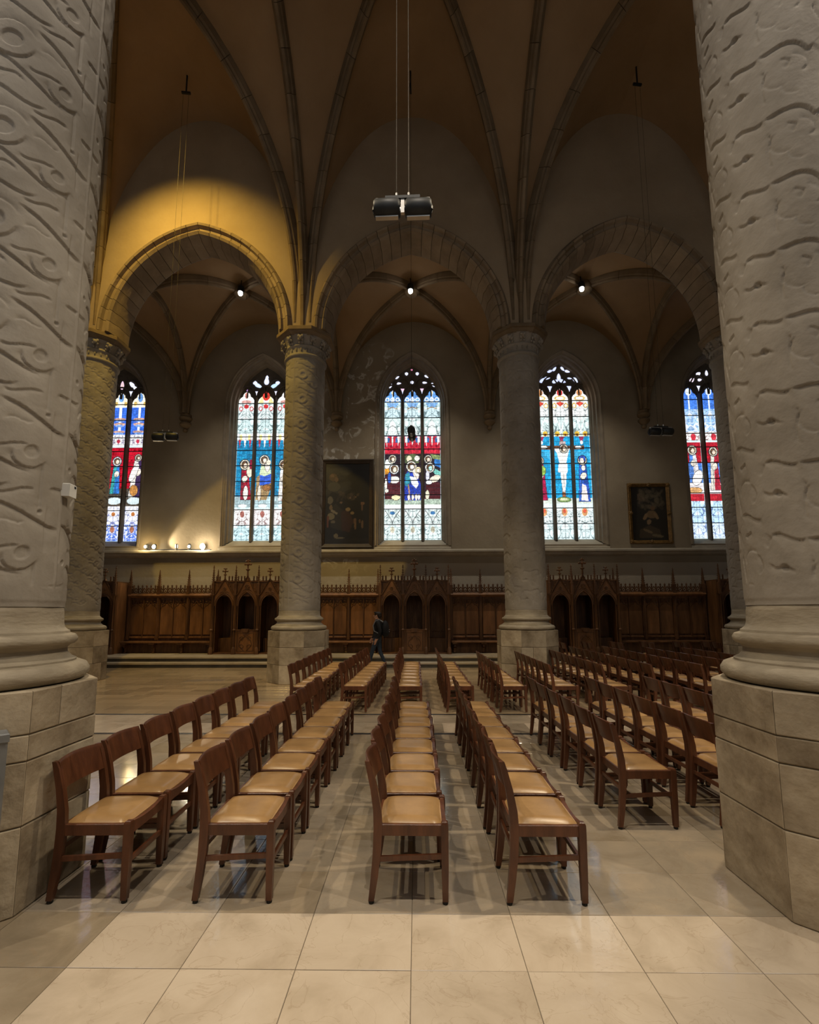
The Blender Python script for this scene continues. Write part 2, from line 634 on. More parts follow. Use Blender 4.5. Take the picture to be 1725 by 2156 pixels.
def outline(w, h, zs, zsp, n=12):
    """points (x,z) of a pointed opening from lower left over the apex to lower right"""
    pts = [(-w, zs), (-w, zsp)]
    c = (h * h - w * w) / (2 * w)
    Rr = w + c
    ae = math.acos(c / Rr)
    left = [(-(Rr * math.cos(ae * i / n) - c), zsp + Rr * math.sin(ae * i / n)) for i in range(1, n)]
    pts += left + [(0, zsp + h)] + [(-x, z) for x, z in reversed(left)] + [(w, zsp), (w, zs)]
    return pts


WO, WH, ZSILL, ZSPR = 1.30, 1.95, 4.10, 9.55
wb = MB()
for k in range(-2, 3):
    xc = XC + BAY * k
    a, b = xc - BAY / 2, xc + BAY / 2
    wb.add([(a, YW, 0), (b, YW, 0), (b, YW, ZSILL), (a, YW, ZSILL)], [(0, 1, 2, 3)])
    ol = outline(WO, WH, ZSILL, ZSPR)
    half = len(ol) // 2
    Lp = [(xc + x, YW, z) for x, z in ol[:half + 1]]
    Rp = [(xc + x, YW, z) for x, z in ol[half:]]
    wb.add([(a, YW, ZSILL)] + Lp + [(xc, YW, 13.6), (a, YW, 13.6)], [tuple(range(len(Lp) + 3))])
    wb.add([(b, YW, 13.6), (xc, YW, 13.6)] + Rp + [(b, YW, ZSILL)], [tuple(range(len(Rp) + 3))])
wb.add([(-14.6, YW + .6, 0), (14.6, YW + .6, 0), (14.6, YW + .6, 13.6), (-14.6, YW + .6, 13.6)], [(0, 1, 2, 3)])
wall_back = wb.build('wall_back', M['wall'])
tag(wall_back, 'plastered aisle wall with tall stained glass windows', 'wall', kind='structure')
sc_prof = [(0, 3.66), (-.12, 3.72), (-.20, 3.80), (-.28, 3.82), (-.28, 3.88), (-.24, 3.915), (.02, 3.93), (.02, 3.66)]
tr = MB()
tr.sweep([((x, YW, 0), (0, 1, 0), (0, 0, 1)) for x in (-14.6, 14.6)], [(a, b) for a, b in sc_prof])
tag(tr.build('trim_1', M['sill'], smooth=False), 'moulded stone string course under the windows', 'string course', kind='structure')
for sx, nm in ((-14.62, 'wall_left'), (14.42, 'wall_right')):
    tag(MB().box(sx, sx + .2, -2.2, 17.4, 0, 17).build(nm, M['wall']), 'plain plastered end wall', 'wall', kind='structure')
# wall behind the camera, with the plain daylight windows of that aisle
wf = MB()
for k in range(-2, 3):
    xc = XC + BAY * k
    a, b = xc - BAY / 2, xc + BAY / 2
    wf.box(a, xc - 1.1, -2.3, -2.0, 0, 12.4)
    wf.box(xc + 1.1, b, -2.3, -2.0, 0, 12.4)
    wf.box(xc - 1.1, xc + 1.1, -2.3, -2.0, 0, 4.3)
    wf.box(xc - 1.1, xc + 1.1, -2.3, -2.0, 11.2, 12.4)
tag(wf.build('wall_front', M['wall']), 'plastered wall with plain windows', 'wall', kind='structure')
for k in range(-2, 3):
    xc = XC + BAY * k
    ol = [(x + xc, z) for x, z in outline(1.09, 1.7, 4.3, 9.5, 8)]
    wn = MB().prism_y(ol, -2.22, -2.18).build('window_%d' % (8 + k), M['daylight'])
    tag(wn, 'plain leaded daylight window', 'window', kind='structure')
# upper wall and flat ceiling over the aisle behind the camera
tag(MB().box(-14.6, 14.6, 2.75, 3.6, 12.1, 16.5).build('wall_near_arcade', M['lunette']), 'wall above the near arcade', 'wall', kind='structure')
tag(MB().box(-14.6, 14.6, -2.2, 3.2, 12.3, 12.5).build('ceiling_near', M['web']), 'aisle ceiling behind the viewer', 'ceiling', kind='structure')

# ================================================================ arcade wall and arches
ARW, ARH = 2.55, 3.08
YA0, YA1 = 11.72, 12.68
aw = MB()


def lun(x):
    t = 1 - min(1, abs(x) / (BAY / 2))
    return CAPZ + 6.24 * math.sqrt(max(0, 1 - (1 - t) ** 2))


for k in range(-2, 3):
    xc = XC + BAY * k
    xs = [-BAY / 2 + BAY * i / 56 for i in range(57)]
    for yy, flip in ((YA0, 0), (YA1, 1)):
        vs = []
        for x in xs:
            zb = CAPZ + (pointed(x, ARW, ARH) if abs(x) < ARW else 0)
            vs += [(xc + x, yy, zb - .02), (xc + x, yy, max(zb, lun(x)) + .35)]
        fs = [(2 * i, 2 * i + 2, 2 * i + 3, 2 * i + 1) for i in range(56)]
        if flip:
            fs = [f[::-1] for f in fs]
        aw.add(vs, fs)
arcade = aw.build('wall_arcade', M['lunette'], smooth=False)
tag(arcade, 'plastered arcade wall with pointed arches on round columns', 'wall', kind='structure')
AP = [(.05, 11.74), (.01, 11.66), (-.045, 11.60), (-.095, 11.62), (-.125, 11.70), (-.19, 11.72), (-.235, 11.66), (-.29, 11.71), (-.32, 11.84), (-.38, 11.95),
      (-.38, 12.45), (-.31, 12.56), (-.12, 12.72), (.05, 12.70)]
c_ar = (ARH ** 2 - ARW ** 2) / (2 * ARW)
R_ar = ARW + c_ar
NV = 13
v_mesh = []
for side in (1, -1):
    for i in range(NV):
        mb = MB()
        g = .0016
        path_rows = []
        for q in range(4):
            fr = (i + q / 3) / NV
            fr = min(max(fr, i / NV + g), (i + 1) / NV - g)
            row = []
            for a, y in AP:
                th = math.acos(min(1, c_ar / (R_ar + a))) * fr
                row.append((side * ((R_ar + a) * math.cos(th) - c_ar), y, (R_ar + a) * math.sin(th)))
            path_rows.append(row)
        n = len(AP)
        vs = [p for row in path_rows for p in row]
        fs = []
        for q in range(3):
            for j in range(n):
                r2 = (j + 1) % n
                fs.append((q * n + j, q * n + r2, (q + 1) * n + r2, (q + 1) * n + j))
        fs.append(tuple(range(n - 1, -1, -1)))
        fs.append(tuple(3 * n + j for j in range(n)))
        if side < 0:
            fs = [f[::-1] for f in fs]
        mb.add(vs, fs)
        me = mb.mesh('voussoir', True, 30)
        me.materials.append(M['arch'])
        v_mesh.append(me)
for k in range(-2, 3):
    for me in v_mesh:
        mobj('voussoir', me, None, arcade, (XC + BAY * k, 0, CAPZ))

# ================================================================ vaults
def sup(t, n):
    return (max(0.0, 1 - (1 - t) ** n)) ** (1.0 / n)


def arcpt(phi, n):
    """t,z/rise on a superellipse quarter"""
    c = max(0.0, math.cos(phi)) ** (2.0 / n)
    s = max(0.0, math.sin(phi)) ** (2.0 / n)
    return 1 - c, s


RIBP0 = [(-.16, .04), (-.16, -.05), (-.125, -.11), (-.125, -.15), (-.075, -.19), (-.075, -.245), (-.04, -.29), (.04, -.29), (.075, -.245), (.075, -.19), (.125, -.15), (.125, -.11), (.16, -.05), (.16, .04)]
RIBP = [(a * .78, b * .95) for a, b in RIBP0]
RIBS = [(a * .62, b * .75) for a, b in RIBP0]


def rib_curve(A, Bc, z0, rise, n, phis):
    """A plan start (spring), Bc plan end (crown)"""
    H = (Vector((Bc[0] - A[0], Bc[1] - A[1], 0)))
    L = H.length
    H.normalize()
    S = Vector((-H.y, H.x, 0))
    P = []
    for ph in phis:
        t, z = arcpt(ph, n)
        P.append(Vector((A[0], A[1], 0)) + H * (L * t) + Vector((0, 0, z0 + rise * z)))
    fr = []
    for i in range(len(P)):
        T = (P[min(i + 1, len(P) - 1)] - P[max(i - 1, 0)]).normalized()
        Nn = T.cross(S)
        fr.append((P[i], S, Nn))
    return fr


def build_rib(parent, A, Bc, z0, rise, n, prof, nseg, phi0=.02, gap=.010):
    M_ = 5
    fr_all = rib_curve(A, Bc, z0, rise, n, [phi0 + (math.pi / 2 - phi0) * i / (nseg * M_) for i in range(nseg * M_ + 1)])
    for s in range(nseg):
        seg = [tuple(map(Vector, f)) for f in fr_all[s * M_:(s + 1) * M_ + 1]]
        if nseg > 1:
            p0, p1 = seg[0][0], seg[1][0]
            seg[0] = (p0 + (p1 - p0).normalized() * gap * .5, seg[0][1], seg[0][2])
            p0, p1 = seg[-1][0], seg[-2][0]
            seg[-1] = (p0 + (p1 - p0).normalized() * gap * .5, seg[-1][1], seg[-1][2])
        MB().sweep(seg, prof).build('rib_stone', M['rib'], parent, True, 30)


nave = empty('ceiling_nave')
tag(nave, 'ribbed stone vault of the nave with plastered webs', 'ceiling', kind='structure')
aisle = empty('ceiling_aisle')
tag(aisle, 'lower ribbed vault over the window aisle', 'ceiling', kind='structure')


def web(parent, fa, fb, name='vault_web', nu=18, nv=8):
    """ruled cell between two curves given by phi in 0..pi/2"""
    vs = []
    for i in range(nu + 1):
        ph = math.pi / 2 * i / nu
        a, b = fa(ph), fb(ph)
        for j in range(nv + 1):
            r = j / nv
            vs.append(tuple(a[q] + (b[q] - a[q]) * r for q in range(3)))
    fs = [(i * (nv + 1) + j, i * (nv + 1) + j + 1, (i + 1) * (nv + 1) + j + 1, (i + 1) * (nv + 1) + j) for i in range(nu) for j in range(nv)]
    return MB().add(vs, fs).build(name, M['web'], parent, True, 180)


def vault(parent, xc, ycol, ylun, yctr, z0, dz, lz, tz, nd, nl, ntr, xl=True, xr=True):
    """one half (towards ylun) of a four-part bay; dz, lz, tz: rises of diagonal, wall arch, cross arch"""
    for sgn in (-1, 1):
        cx = xc + sgn * BAY / 2

        def diag(ph):
            t, z = arcpt(ph, nd)
            return (cx + (xc - cx) * t, ycol + (yctr - ycol) * t, z0 + dz * z)

        def wallc(ph):
            t, z = arcpt(ph, nd)
            return (cx + (xc - cx) * t, ylun, z0 + lz * sup(t, nl))

        def cross(ph):
            t, z = arcpt(ph, nd)
            return (cx, ycol + (yctr - ycol) * t, z0 + tz * sup(t, ntr))
        web(parent, wallc, diag)
        web(parent, cross, diag)


for k in range(-2, 3):
    xc = XC + BAY * k
    vault(nave, xc, 12.0, YA0, YM, CAPZ, 6.3, 6.24, 6.2, 2.3, 2.0, 1.85)
    vault(nave, xc, 2 * YM - 12.0, 2 * YM - YA0, YM, CAPZ, 6.3, 6.24, 6.2, 2.3, 2.0, 1.85)
    vault(aisle, xc, 12.45, YA1, 14.82, CAPZ, 3.45, 3.6, 3.25, 2.0, 2.0, 2.0)
    vault(aisle, xc, 17.2, YW, 14.82, CAPZ, 3.45, 3.75, 3.25, 2.0, 2.0, 2.0)
for i, cx in enumerate(COLX):
    vis = 0 < i < 5
    build_rib(nave, (cx, 11.95), (cx, YM), CAPZ, 6.2, 1.85, RIBP, 10 if vis else 1)
    build_rib(nave, (cx, 2 * YM - 11.95), (cx, YM), CAPZ, 6.2, 1.85, RIBP, 1)
    build_rib(aisle, (cx, 12.45), (cx, 14.82), CAPZ, 3.25, 2.0, RIBS, 5 if vis else 1)
    build_rib(aisle, (cx, 17.2), (cx, 14.82), CAPZ, 3.25, 2.0, RIBS, 6 if vis else 1)
    for s in (-1, 1):
        bx = cx + s * BAY / 2
        if abs(bx - XC) > 2.2 * BAY:
            continue
        build_rib(nave, (cx + s * .08, 11.95), (bx, YM), CAPZ, 6.3, 2.3, RIBP, 10 if vis else 1)
        build_rib(nave, (cx + s * .08, 2 * YM - 11.95), (bx, YM), CAPZ, 6.3, 2.3, RIBP, 1)
        build_rib(aisle, (cx, 12.45), (bx, 14.82), CAPZ, 3.45, 2.0, RIBS, 5 if vis else 1)
        build_rib(aisle, (cx, 17.2), (bx, 14.82), CAPZ, 3.45, 2.0, RIBS, 6 if vis else 1)
# carved bosses and corbels
for k in range(-1, 2):
    xc = XC + BAY * k
    MB().lathe([(.05, -.34), (.16, -.33), (.24, -.26), (.26, -.16), (.22, -.05), (.2, .02)], 12, (xc, 14.82, CAPZ + 3.45)).build('boss', M['rib'], aisle, True)
    MB().lathe([(.05, -.36), (.2, -.35), (.3, -.26), (.3, -.12), (.25, .02)], 12, (xc, YM, CAPZ + 6.3)).build('boss', M['rib'], nave, True)
for i in range(0, 6):
    cx = COLX[i]
    mb = MB()
    mb.lathe([(.02, -.62), (.07, -.60), (.09, -.54), (.06, -.48), (.13, -.42), (.20, -.36), (.21, -.30), (.15, -.25), (.13, -.21), (.22, -.15), (.235, -.08), (.2, -.04), (.2, .05)], 14, (cx, YW - .06, CAPZ))
    mb.box(cx - .11, cx + .11, YW - .2, YW + .02, CAPZ - .04, CAPZ + .9)
    mb.build('corbel', M['rib'], aisle, True)
# ================================================================ columns with strapwork relief
def poly_dist(X, Y, pts):
    d = np.full(X.shape, 9.0)
    for (x0, y0), (x1, y1) in zip(pts[:-1], pts[1:]):
        vx, vy = x1 - x0, y1 - y0
        L = vx * vx + vy * vy + 1e-12
        t = np.clip(((X - x0) * vx + (Y - y0) * vy) / L, 0, 1)
        d = np.minimum(d, np.hypot(X - x0 - t * vx, Y - y0 - t * vy))
    return d


def bez(p0, p1, p2, p3, n=14):
    o = []
    for i in range(n + 1):
        t = i / n
        a, b, c, d = (1 - t) ** 3, 3 * t * (1 - t) ** 2, 3 * t * t * (1 - t), t ** 3
        o.append((a * p0[0] + b * p1[0] + c * p2[0] + d * p3[0], a * p0[1] + b * p1[1] + c * p2[1] + d * p3[1]))
    return o


def arc(cx, cy, r, a0, a1, n=18):
    return [(cx + r * math.cos(math.radians(a0 + (a1 - a0) * i / n)), cy + r * math.sin(math.radians(a0 + (a1 - a0) * i / n))) for i in range(n + 1)]


CIRC = 2 * math.pi * .515
TWD = CIRC / 4


def signed_dist(X, Y, pts):
    """distance to a polyline, the side it lies on, and the position along it (0..1)"""
    d = np.full(X.shape, 9.0)
    sd = np.zeros(X.shape)
    al = np.zeros(X.shape)
    n = len(pts) - 1
    for i, ((x0, y0), (x1, y1)) in enumerate(zip(pts[:-1], pts[1:])):
        vx, vy = x1 - x0, y1 - y0
        L = vx * vx + vy * vy + 1e-12
        t = np.clip(((X - x0) * vx + (Y - y0) * vy) / L, 0, 1)
        q = np.hypot(X - x0 - t * vx, Y - y0 - t * vy)
        m_ = q < d
        d = np.where(m_, q, d)
        sd = np.where(m_, np.sign(vx * (Y - y0) - vy * (X - x0)), sd)
        al = np.where(m_, (i + t) / n, al)
    return d, sd, al


def relief_tile(kind, res=.0037):
    """height field of one repeat of the carved pattern (periodic across and upwards):
    flat plates with undercut edges, sunk rings and a few raised straps"""
    Hh = {'straps': .66, 'leaves': .47, 'knots': .40}[kind]
    nx, ny = int(TWD / res), int(Hh / res)
    gx, gy = np.meshgrid((np.arange(nx) + .5) / nx * TWD, (np.arange(ny) + .5) / ny * Hh)
    out = np.zeros_like(gx)

    def offs():
        for ox in (-TWD, 0, TWD):
            for oy in (-Hh, 0, Hh):
                yield ox, oy

    def ledge(pts, depth=.013, run=.05, side=-1):
        """cut along a curve: drops sharply on one side (-1: right of its direction) and rises again"""
        nonlocal out
        for ox, oy in offs():
            P = [(a + ox, b + oy) for a, b in pts]
            xs, ys = [p[0] for p in P], [p[1] for p in P]
            if max(xs) < -.2 or min(xs) > TWD + .2 or max(ys) < -.2 or min(ys) > Hh + .2:
                continue
            d, sd, al = signed_dist(gx, gy, P)
            rn = run * .6
            fade = np.clip(al / .12, 0, 1) * np.clip((1 - al) / .12, 0, 1)
            out = out - depth * fade * np.exp(-d / rn) * (sd == side) * (d < rn * 5)

    def sunk(cx, cy, r, depth):
        nonlocal out
        for ox, oy in offs():
            q = np.hypot(gx - cx - ox, gy - cy - oy)
            out = out - depth * np.clip((r - q) / .004 + .5, 0, 1)

    def strap(pts, w, h):
        nonlocal out
        d = np.full(gx.shape, 9.0)
        for ox, oy in offs():
            d = np.minimum(d, poly_dist(gx, gy, [(a + ox, b + oy) for a, b in pts]))
        q = np.clip((w - d) / .004 + .5, 0, 1)
        out = np.maximum(out, h * q + out * (1 - q))

    if kind == 'straps':
        ledge(bez((.06, .47), (.26, .46), (.36, .27), (.64, .16)), .016, .06)
        ledge(bez((.42, .66), (.60, .60), (.70, .46), (.86, .44)), .016, .06)
        ledge(arc(.30, .52, .125, 185, 350), .014, .05)
        ledge(arc(.30, .52, .135, 20, 150), .010, .035, -1)
        ledge(arc(.62, .30, .105, 170, 330), .013, .045)
        sunk(.30, .52, .060, .011)
        sunk(.62, .30, .042, .009)
        sunk(.13, .20, .016, .012)
        sunk(.70, .56, .014, .012)
        ledge(bez((.40, .36), (.44, .31), (.52, .38), (.60, .35)), .012, .03)
        ledge(bez((.16, .14), (.26, .24), (.36, .02), (.52, .10)), .014, .045)
        ledge(bez((.20, .30), (.28, .22), (.33, .34), (.40, .22)), .012, .035)
        ledge([(.07, .46), (.07, .20)], .012, .03, 1)
        ledge([(.70, .22), (.70, -.10)], .012, .03, -1)
        ledge([(.745, .60), (.745, .28)], .010, .025, 1)
        ledge(bez((-.06, .06), (.04, .07), (.10, .03), (.18, .05)), .013, .04)
        ledge(bez((.44, .06), (.50, .00), (.58, .10), (.66, .05)), .012, .035)
        ledge(bez((.46, .50), (.52, .56), (.56, .46), (.62, .50)), .010, .03, 1)
        strap([(.06, -1), (.06, 2)], .012, .004)
    elif kind == 'leaves':
        ledge(bez((.05, .30), (.10, .38), (.17, .27), (.24, .32)), .015, .05)
        ledge(bez((.24, .32), (.34, .34), (.44, .40), (.50, .27)) + [(.53, .295), (.60, .19)], .017, .06)
        ledge([(.02, .22), (.055, .30)], .010, .03, 1)
        sunk(.115, .115, .022, .011)
        ledge(bez((.02, .13), (.08, .07), (.11, .16), (.18, .10)), .012, .035)
        ledge(bez((.60, .40), (.68, .47), (.74, .37), (.80, .41)), .013, .04)
        ledge(arc(.34, .12, .085, 120, 260, 8) + arc(.41, .03, .06, 170, 300, 8), .008, .03, 1)
        ledge(arc(.42, .18, .07, -60, 90, 8), .010, .03, -1)
        ledge(arc(.70, .10, .08, 60, 200, 10), .010, .03, -1)
        ledge(arc(.70, .10, .08, -60, 60, 10), .009, .03, 1)
        ledge(bez((.56, .13), (.52, .06), (.60, .02), (.57, -.06)), .009, .025, 1)
        ledge(bez((.26, .22), (.29, .12), (.22, .04), (.27, -.04)), .009, .025, -1)
        ledge([(.63, .27), (.70, .31)], .012, .03, -1)
        ledge([(.36, .25), (.41, .22), (.39, .16)], .010, .03, -1)
    else:
        for x, y in ((.04, .06), (.31, .26), (.58, .06), (.17, .34), (.45, .14), (.72, .30)):
            ledge([(x, y), (x + .10, y), (x + .15, y - .05), (x + .24, y - .05)], .016, .03)
            ledge([(x + .02, y + .10), (x + .10, y + .02), (x + .16, y + .09)], .012, .03, 1)
            ledge(arc(x + .10, y + .06, .05, 20, 170, 8), .012, .03, -1)
            ledge([(x + .01, y + .09), (x + .01, y - .08)], .010, .02, 1)
    return out, Hh


def relief_at(tile, Hh, u, z):
    ny, nx = tile.shape
    fx = (u / TWD * nx - .5) % nx
    fy = (z / Hh * ny - .5) % ny
    x0 = np.floor(fx).astype(int) % nx
    y0 = np.floor(fy).astype(int) % ny
    dx, dy = fx - np.floor(fx), fy - np.floor(fy)
    x1, y1 = (x0 + 1) % nx, (y0 + 1) % ny
    return (tile[y0, x0] * (1 - dx) * (1 - dy) + tile[y0, x1] * dx * (1 - dy) + tile[y1, x0] * (1 - dx) * dy + tile[y1, x1] * dx * dy)


def shaft_mesh(kind, nu, zs, spiral=0.0, gain=1.2):
    tile, Hh = relief_tile(kind)
    th = np.arange(nu) / nu * 2 * math.pi
    T, Z = np.meshgrid(th, np.array(zs))
    h = relief_at(tile, Hh, T * .515, Z + spiral * T / (2 * math.pi) * Hh)
    fade = np.clip((Z - 1.86) / .05, 0, 1) * np.clip((8.24 - Z) / .05, 0, 1)
    rng = np.sin(T * 7 + Z * 3.1) * .0012 + np.sin(T * 13 - Z * 6.3) * .0008
    r = .514 + gain * h * fade + rng + -.004 * (1 - np.clip((Z - 1.76) / .02, 0, 1))
    vs = np.stack([r * np.cos(T), r * np.sin(T), Z], -1).reshape(-1, 3)
    nz = len(zs)
    i = np.arange(nz - 1)[:, None] * nu
    j = np.arange(nu)[None, :]
    j2 = (j + 1) % nu
    fs = np.stack([i + j, i + j2, i + nu + j2, i + nu + j], -1).reshape(-1, 4)
    me = bpy.data.meshes.new('shaft')
    me.vertices.add(len(vs))
    me.vertices.foreach_set('co', vs.astype(np.float32).ravel())
    me.loops.add(len(fs) * 4)
    me.loops.foreach_set('vertex_index', fs.astype(np.int32).ravel())
    me.polygons.add(len(fs))
    me.polygons.foreach_set('loop_start', np.arange(0, len(fs) * 4, 4, dtype=np.int32))
    me.polygons.foreach_set('use_smooth', np.ones(len(fs), dtype=bool))
    me.update(calc_edges=True)
    me.validate()
    me.materials.append(M['stone'])
    return me


zs_near = [1.735 + .0074 * i for i in range(int((6.3 - 1.735) / .0074))] + [6.3 + .04 * i for i in range(50)] + [8.31]
zs_far = [1.735 + .0165 * i for i in range(int((8.3 - 1.735) / .0165))] + [8.31]
SH = {'near_straps': shaft_mesh('straps', 440, zs_near, -1), 'near_leaves': shaft_mesh('leaves', 440, zs_near, 2),
      'far_straps': shaft_mesh('straps', 192, zs_far, 0.0, 1.45), 'far_leaves': shaft_mesh('leaves', 192, zs_far, 0.0, 1.45), 'far_knots': shaft_mesh('knots', 192, zs_far, 0.0, 1.45)}
BASEP = [(.40, 1.238), (.625, 1.238), (.665, 1.252), (.688, 1.282), (.688, 1.312), (.668, 1.345), (.628, 1.362), (.604, 1.366), (.604, 1.378), (.575, 1.392), (.548, 1.425), (.545, 1.455),
         (.560, 1.470), (.566, 1.478), (.585, 1.482), (.602, 1.500), (.604, 1.522), (.590, 1.545), (.556, 1.556), (.552, 1.572), (.540, 1.578), (.522, 1.595), (.514, 1.622), (.510, 1.70), (.505, 1.735), (.496, 1.745)]
base_me = MB().lathe(BASEP, 72, cap=False).mesh('base_moulding', True, 40)
base_me.materials.append(M['stone_base'])
OCT = [math.radians(22.5 + 45 * i) for i in range(8)]
RO = .70 / math.cos(math.radians(22.5))


def octpt(i, r, z):
    a = OCT[i % 8] + math.pi / 8 * 0
    return (r * math.cos(a), r * math.sin(a), z)


def plinth(parent, courses, splits, seed):
    rr = random.Random(seed)
    MB().prism_z([octpt(i, RO - .012, 0)[:2] for i in range(8)], 0, 1.236).build('plinth_core', M['mortar'], parent)
    for (z0, z1) in zip(courses[:-1], courses[1:]):
        for i in range(8):
            a = Vector(octpt(i, RO, 0)[:2])
            b = Vector(octpt(i + 1, RO, 0)[:2])
            cuts = [0, 1]
            if rr.random() < splits:
                cuts = [0, rr.uniform(.35, .65), 1]
            for u0, u1 in zip(cuts[:-1], cuts[1:]):
                g = .0035
                L = (b - a).length
                pr = 1 + rr.uniform(-.002, .004)
                p0, p1 = a.lerp(b, u0 + (g / L if u0 > 0 else .002)), a.lerp(b, u1 - (g / L if u1 < 1 else .002))
                q0, q1 = p0 * .82, p1 * .82
                bv = .006
                zz0, zz1 = z0 + g, z1 - (g if z1 < 1.23 else 0)
                e0, e1 = p0.lerp(p1, bv / L), p1.lerp(p0, bv / L)
                vs = []
                for z, s in ((zz0, .994), (zz0 + bv, 1), (zz1 - bv, 1), (zz1, .994)):
                    pa, pb = (p0 * s * pr, p1 * s * pr)
                    ea, eb = e0 * pr * s, e1 * pr * s
                    vs += [(q0.x, q0.y, z), (pa.x * .996, pa.y * .996, z), (ea.x, ea.y, z), (eb.x, eb.y, z), (pb.x * .996, pb.y * .996, z), (q1.x, q1.y, z)]
                fs = []
                for k in range(3):
                    for j in range(6):
                        j2 = (j + 1) % 6
                        fs.append((k * 6 + j, k * 6 + j2, k * 6 + 6 + j2, k * 6 + 6 + j))
                fs += [(5, 4, 3, 2, 1, 0), (18, 19, 20, 21, 22, 23)]
                MB().add(vs, fs).build('plinth_stone', M['block'], parent)


# capital: astragal, leaf bell, octagonal abacus
cap_bell = MB()
cap_bell.lathe([(.495, 8.25), (.53, 8.275), (.555, 8.30), (.56, 8.335), (.54, 8.365), (.515, 8.375), (.51, 8.40), (.512, 8.52), (.535, 8.54), (.55, 8.57), (.53, 8.60), (.545, 8.66), (.60, 8.76), (.64, 8.82)], 48, cap=False)
rr = random.Random(3)
for i in range(24):
    a = 2 * math.pi * i / 24
    ca, sa = math.cos(a), math.sin(a)
    # lower egg moulding
    cap_bell.ball((.522 * ca, .522 * sa, 8.46), .022, .022, .055, 6, 4)
    # curling upper leaves
    if i % 2 == 0:
        for dz, rad, s in ((8.63, .56, .035), (8.70, .60, .045), (8.765, .635, .04)):
            for da in (-.07, .07):
                cap_bell.ball((rad * math.cos(a + da), rad * math.sin(a + da), dz), s, s, s * 1.1, 6, 4)
        cap_bell.ball((.64 * ca, .64 * sa, 8.73), .05, .05, .06, 6, 4)
cap_me = cap_bell.mesh('capital', True, 50)
cap_me.materials.append(M['stone'])
ab = MB()
apf = [(.63, 8.80), (.635, 8.83), (.70, 8.885), (.705, 8.905), (.745, 8.91), (.745, 8.995), (.73, 9.01), (.70, 9.03), (.1, 9.031)]
k = 1 / math.cos(math.radians(22.5))
ab.lathe([(r * .97 * k, z) for r, z in apf], 8, a0=math.radians(22.5), cap=False)
ab_me = ab.mesh('abacus', False)
ab_me.materials.append(M['rib'])

specs = []
for i, x in enumerate(COLX[1:5]):
    specs.append((x, YF, ('far_knots', 'far_straps', 'far_leaves', 'far_leaves')[i], False,
                  ('strapwork column at far left lit yellow, beyond the left pillar', 'carved round stone column between the left and middle arches',
                   'carved round stone column between the middle and right arches', 'carved stone column at far right behind the right pillar')[i]))
specs.append((COLX[2], YN, 'near_straps', True, 'huge carved pillar at the left edge with a white box on it'))
specs.append((COLX[3], YN, 'near_leaves', True, 'huge carved pillar at the right edge on a worn octagonal plinth'))
specs.append((COLX[1], YN, 'far_straps', False, 'carved nave pillar outside the left edge of the view'))
specs.append((COLX[4], YN, 'far_leaves', False, 'carved nave pillar outside the right edge of the view'))
columns = {}
for (x, y, sh, near, lab) in specs:
    c = empty('stone_column', (x, y, 0))
    tag(c, lab, 'column', 'carved round columns')
    columns[(round(x), near)] = c
    if near:
        plinth(c, [0, .48, .84, .99, 1.238], .35, int(x * 10))
    else:
        plinth(c, [0, .44, .85, 1.238], .12, int(x * 10))
    mobj('base_moulding', base_me, None, c)
    mobj('shaft', SH[sh], None, c, rz=R.uniform(0, 6))
    mobj('capital', cap_me, None, c)
    mobj('abacus', ab_me, None, c)
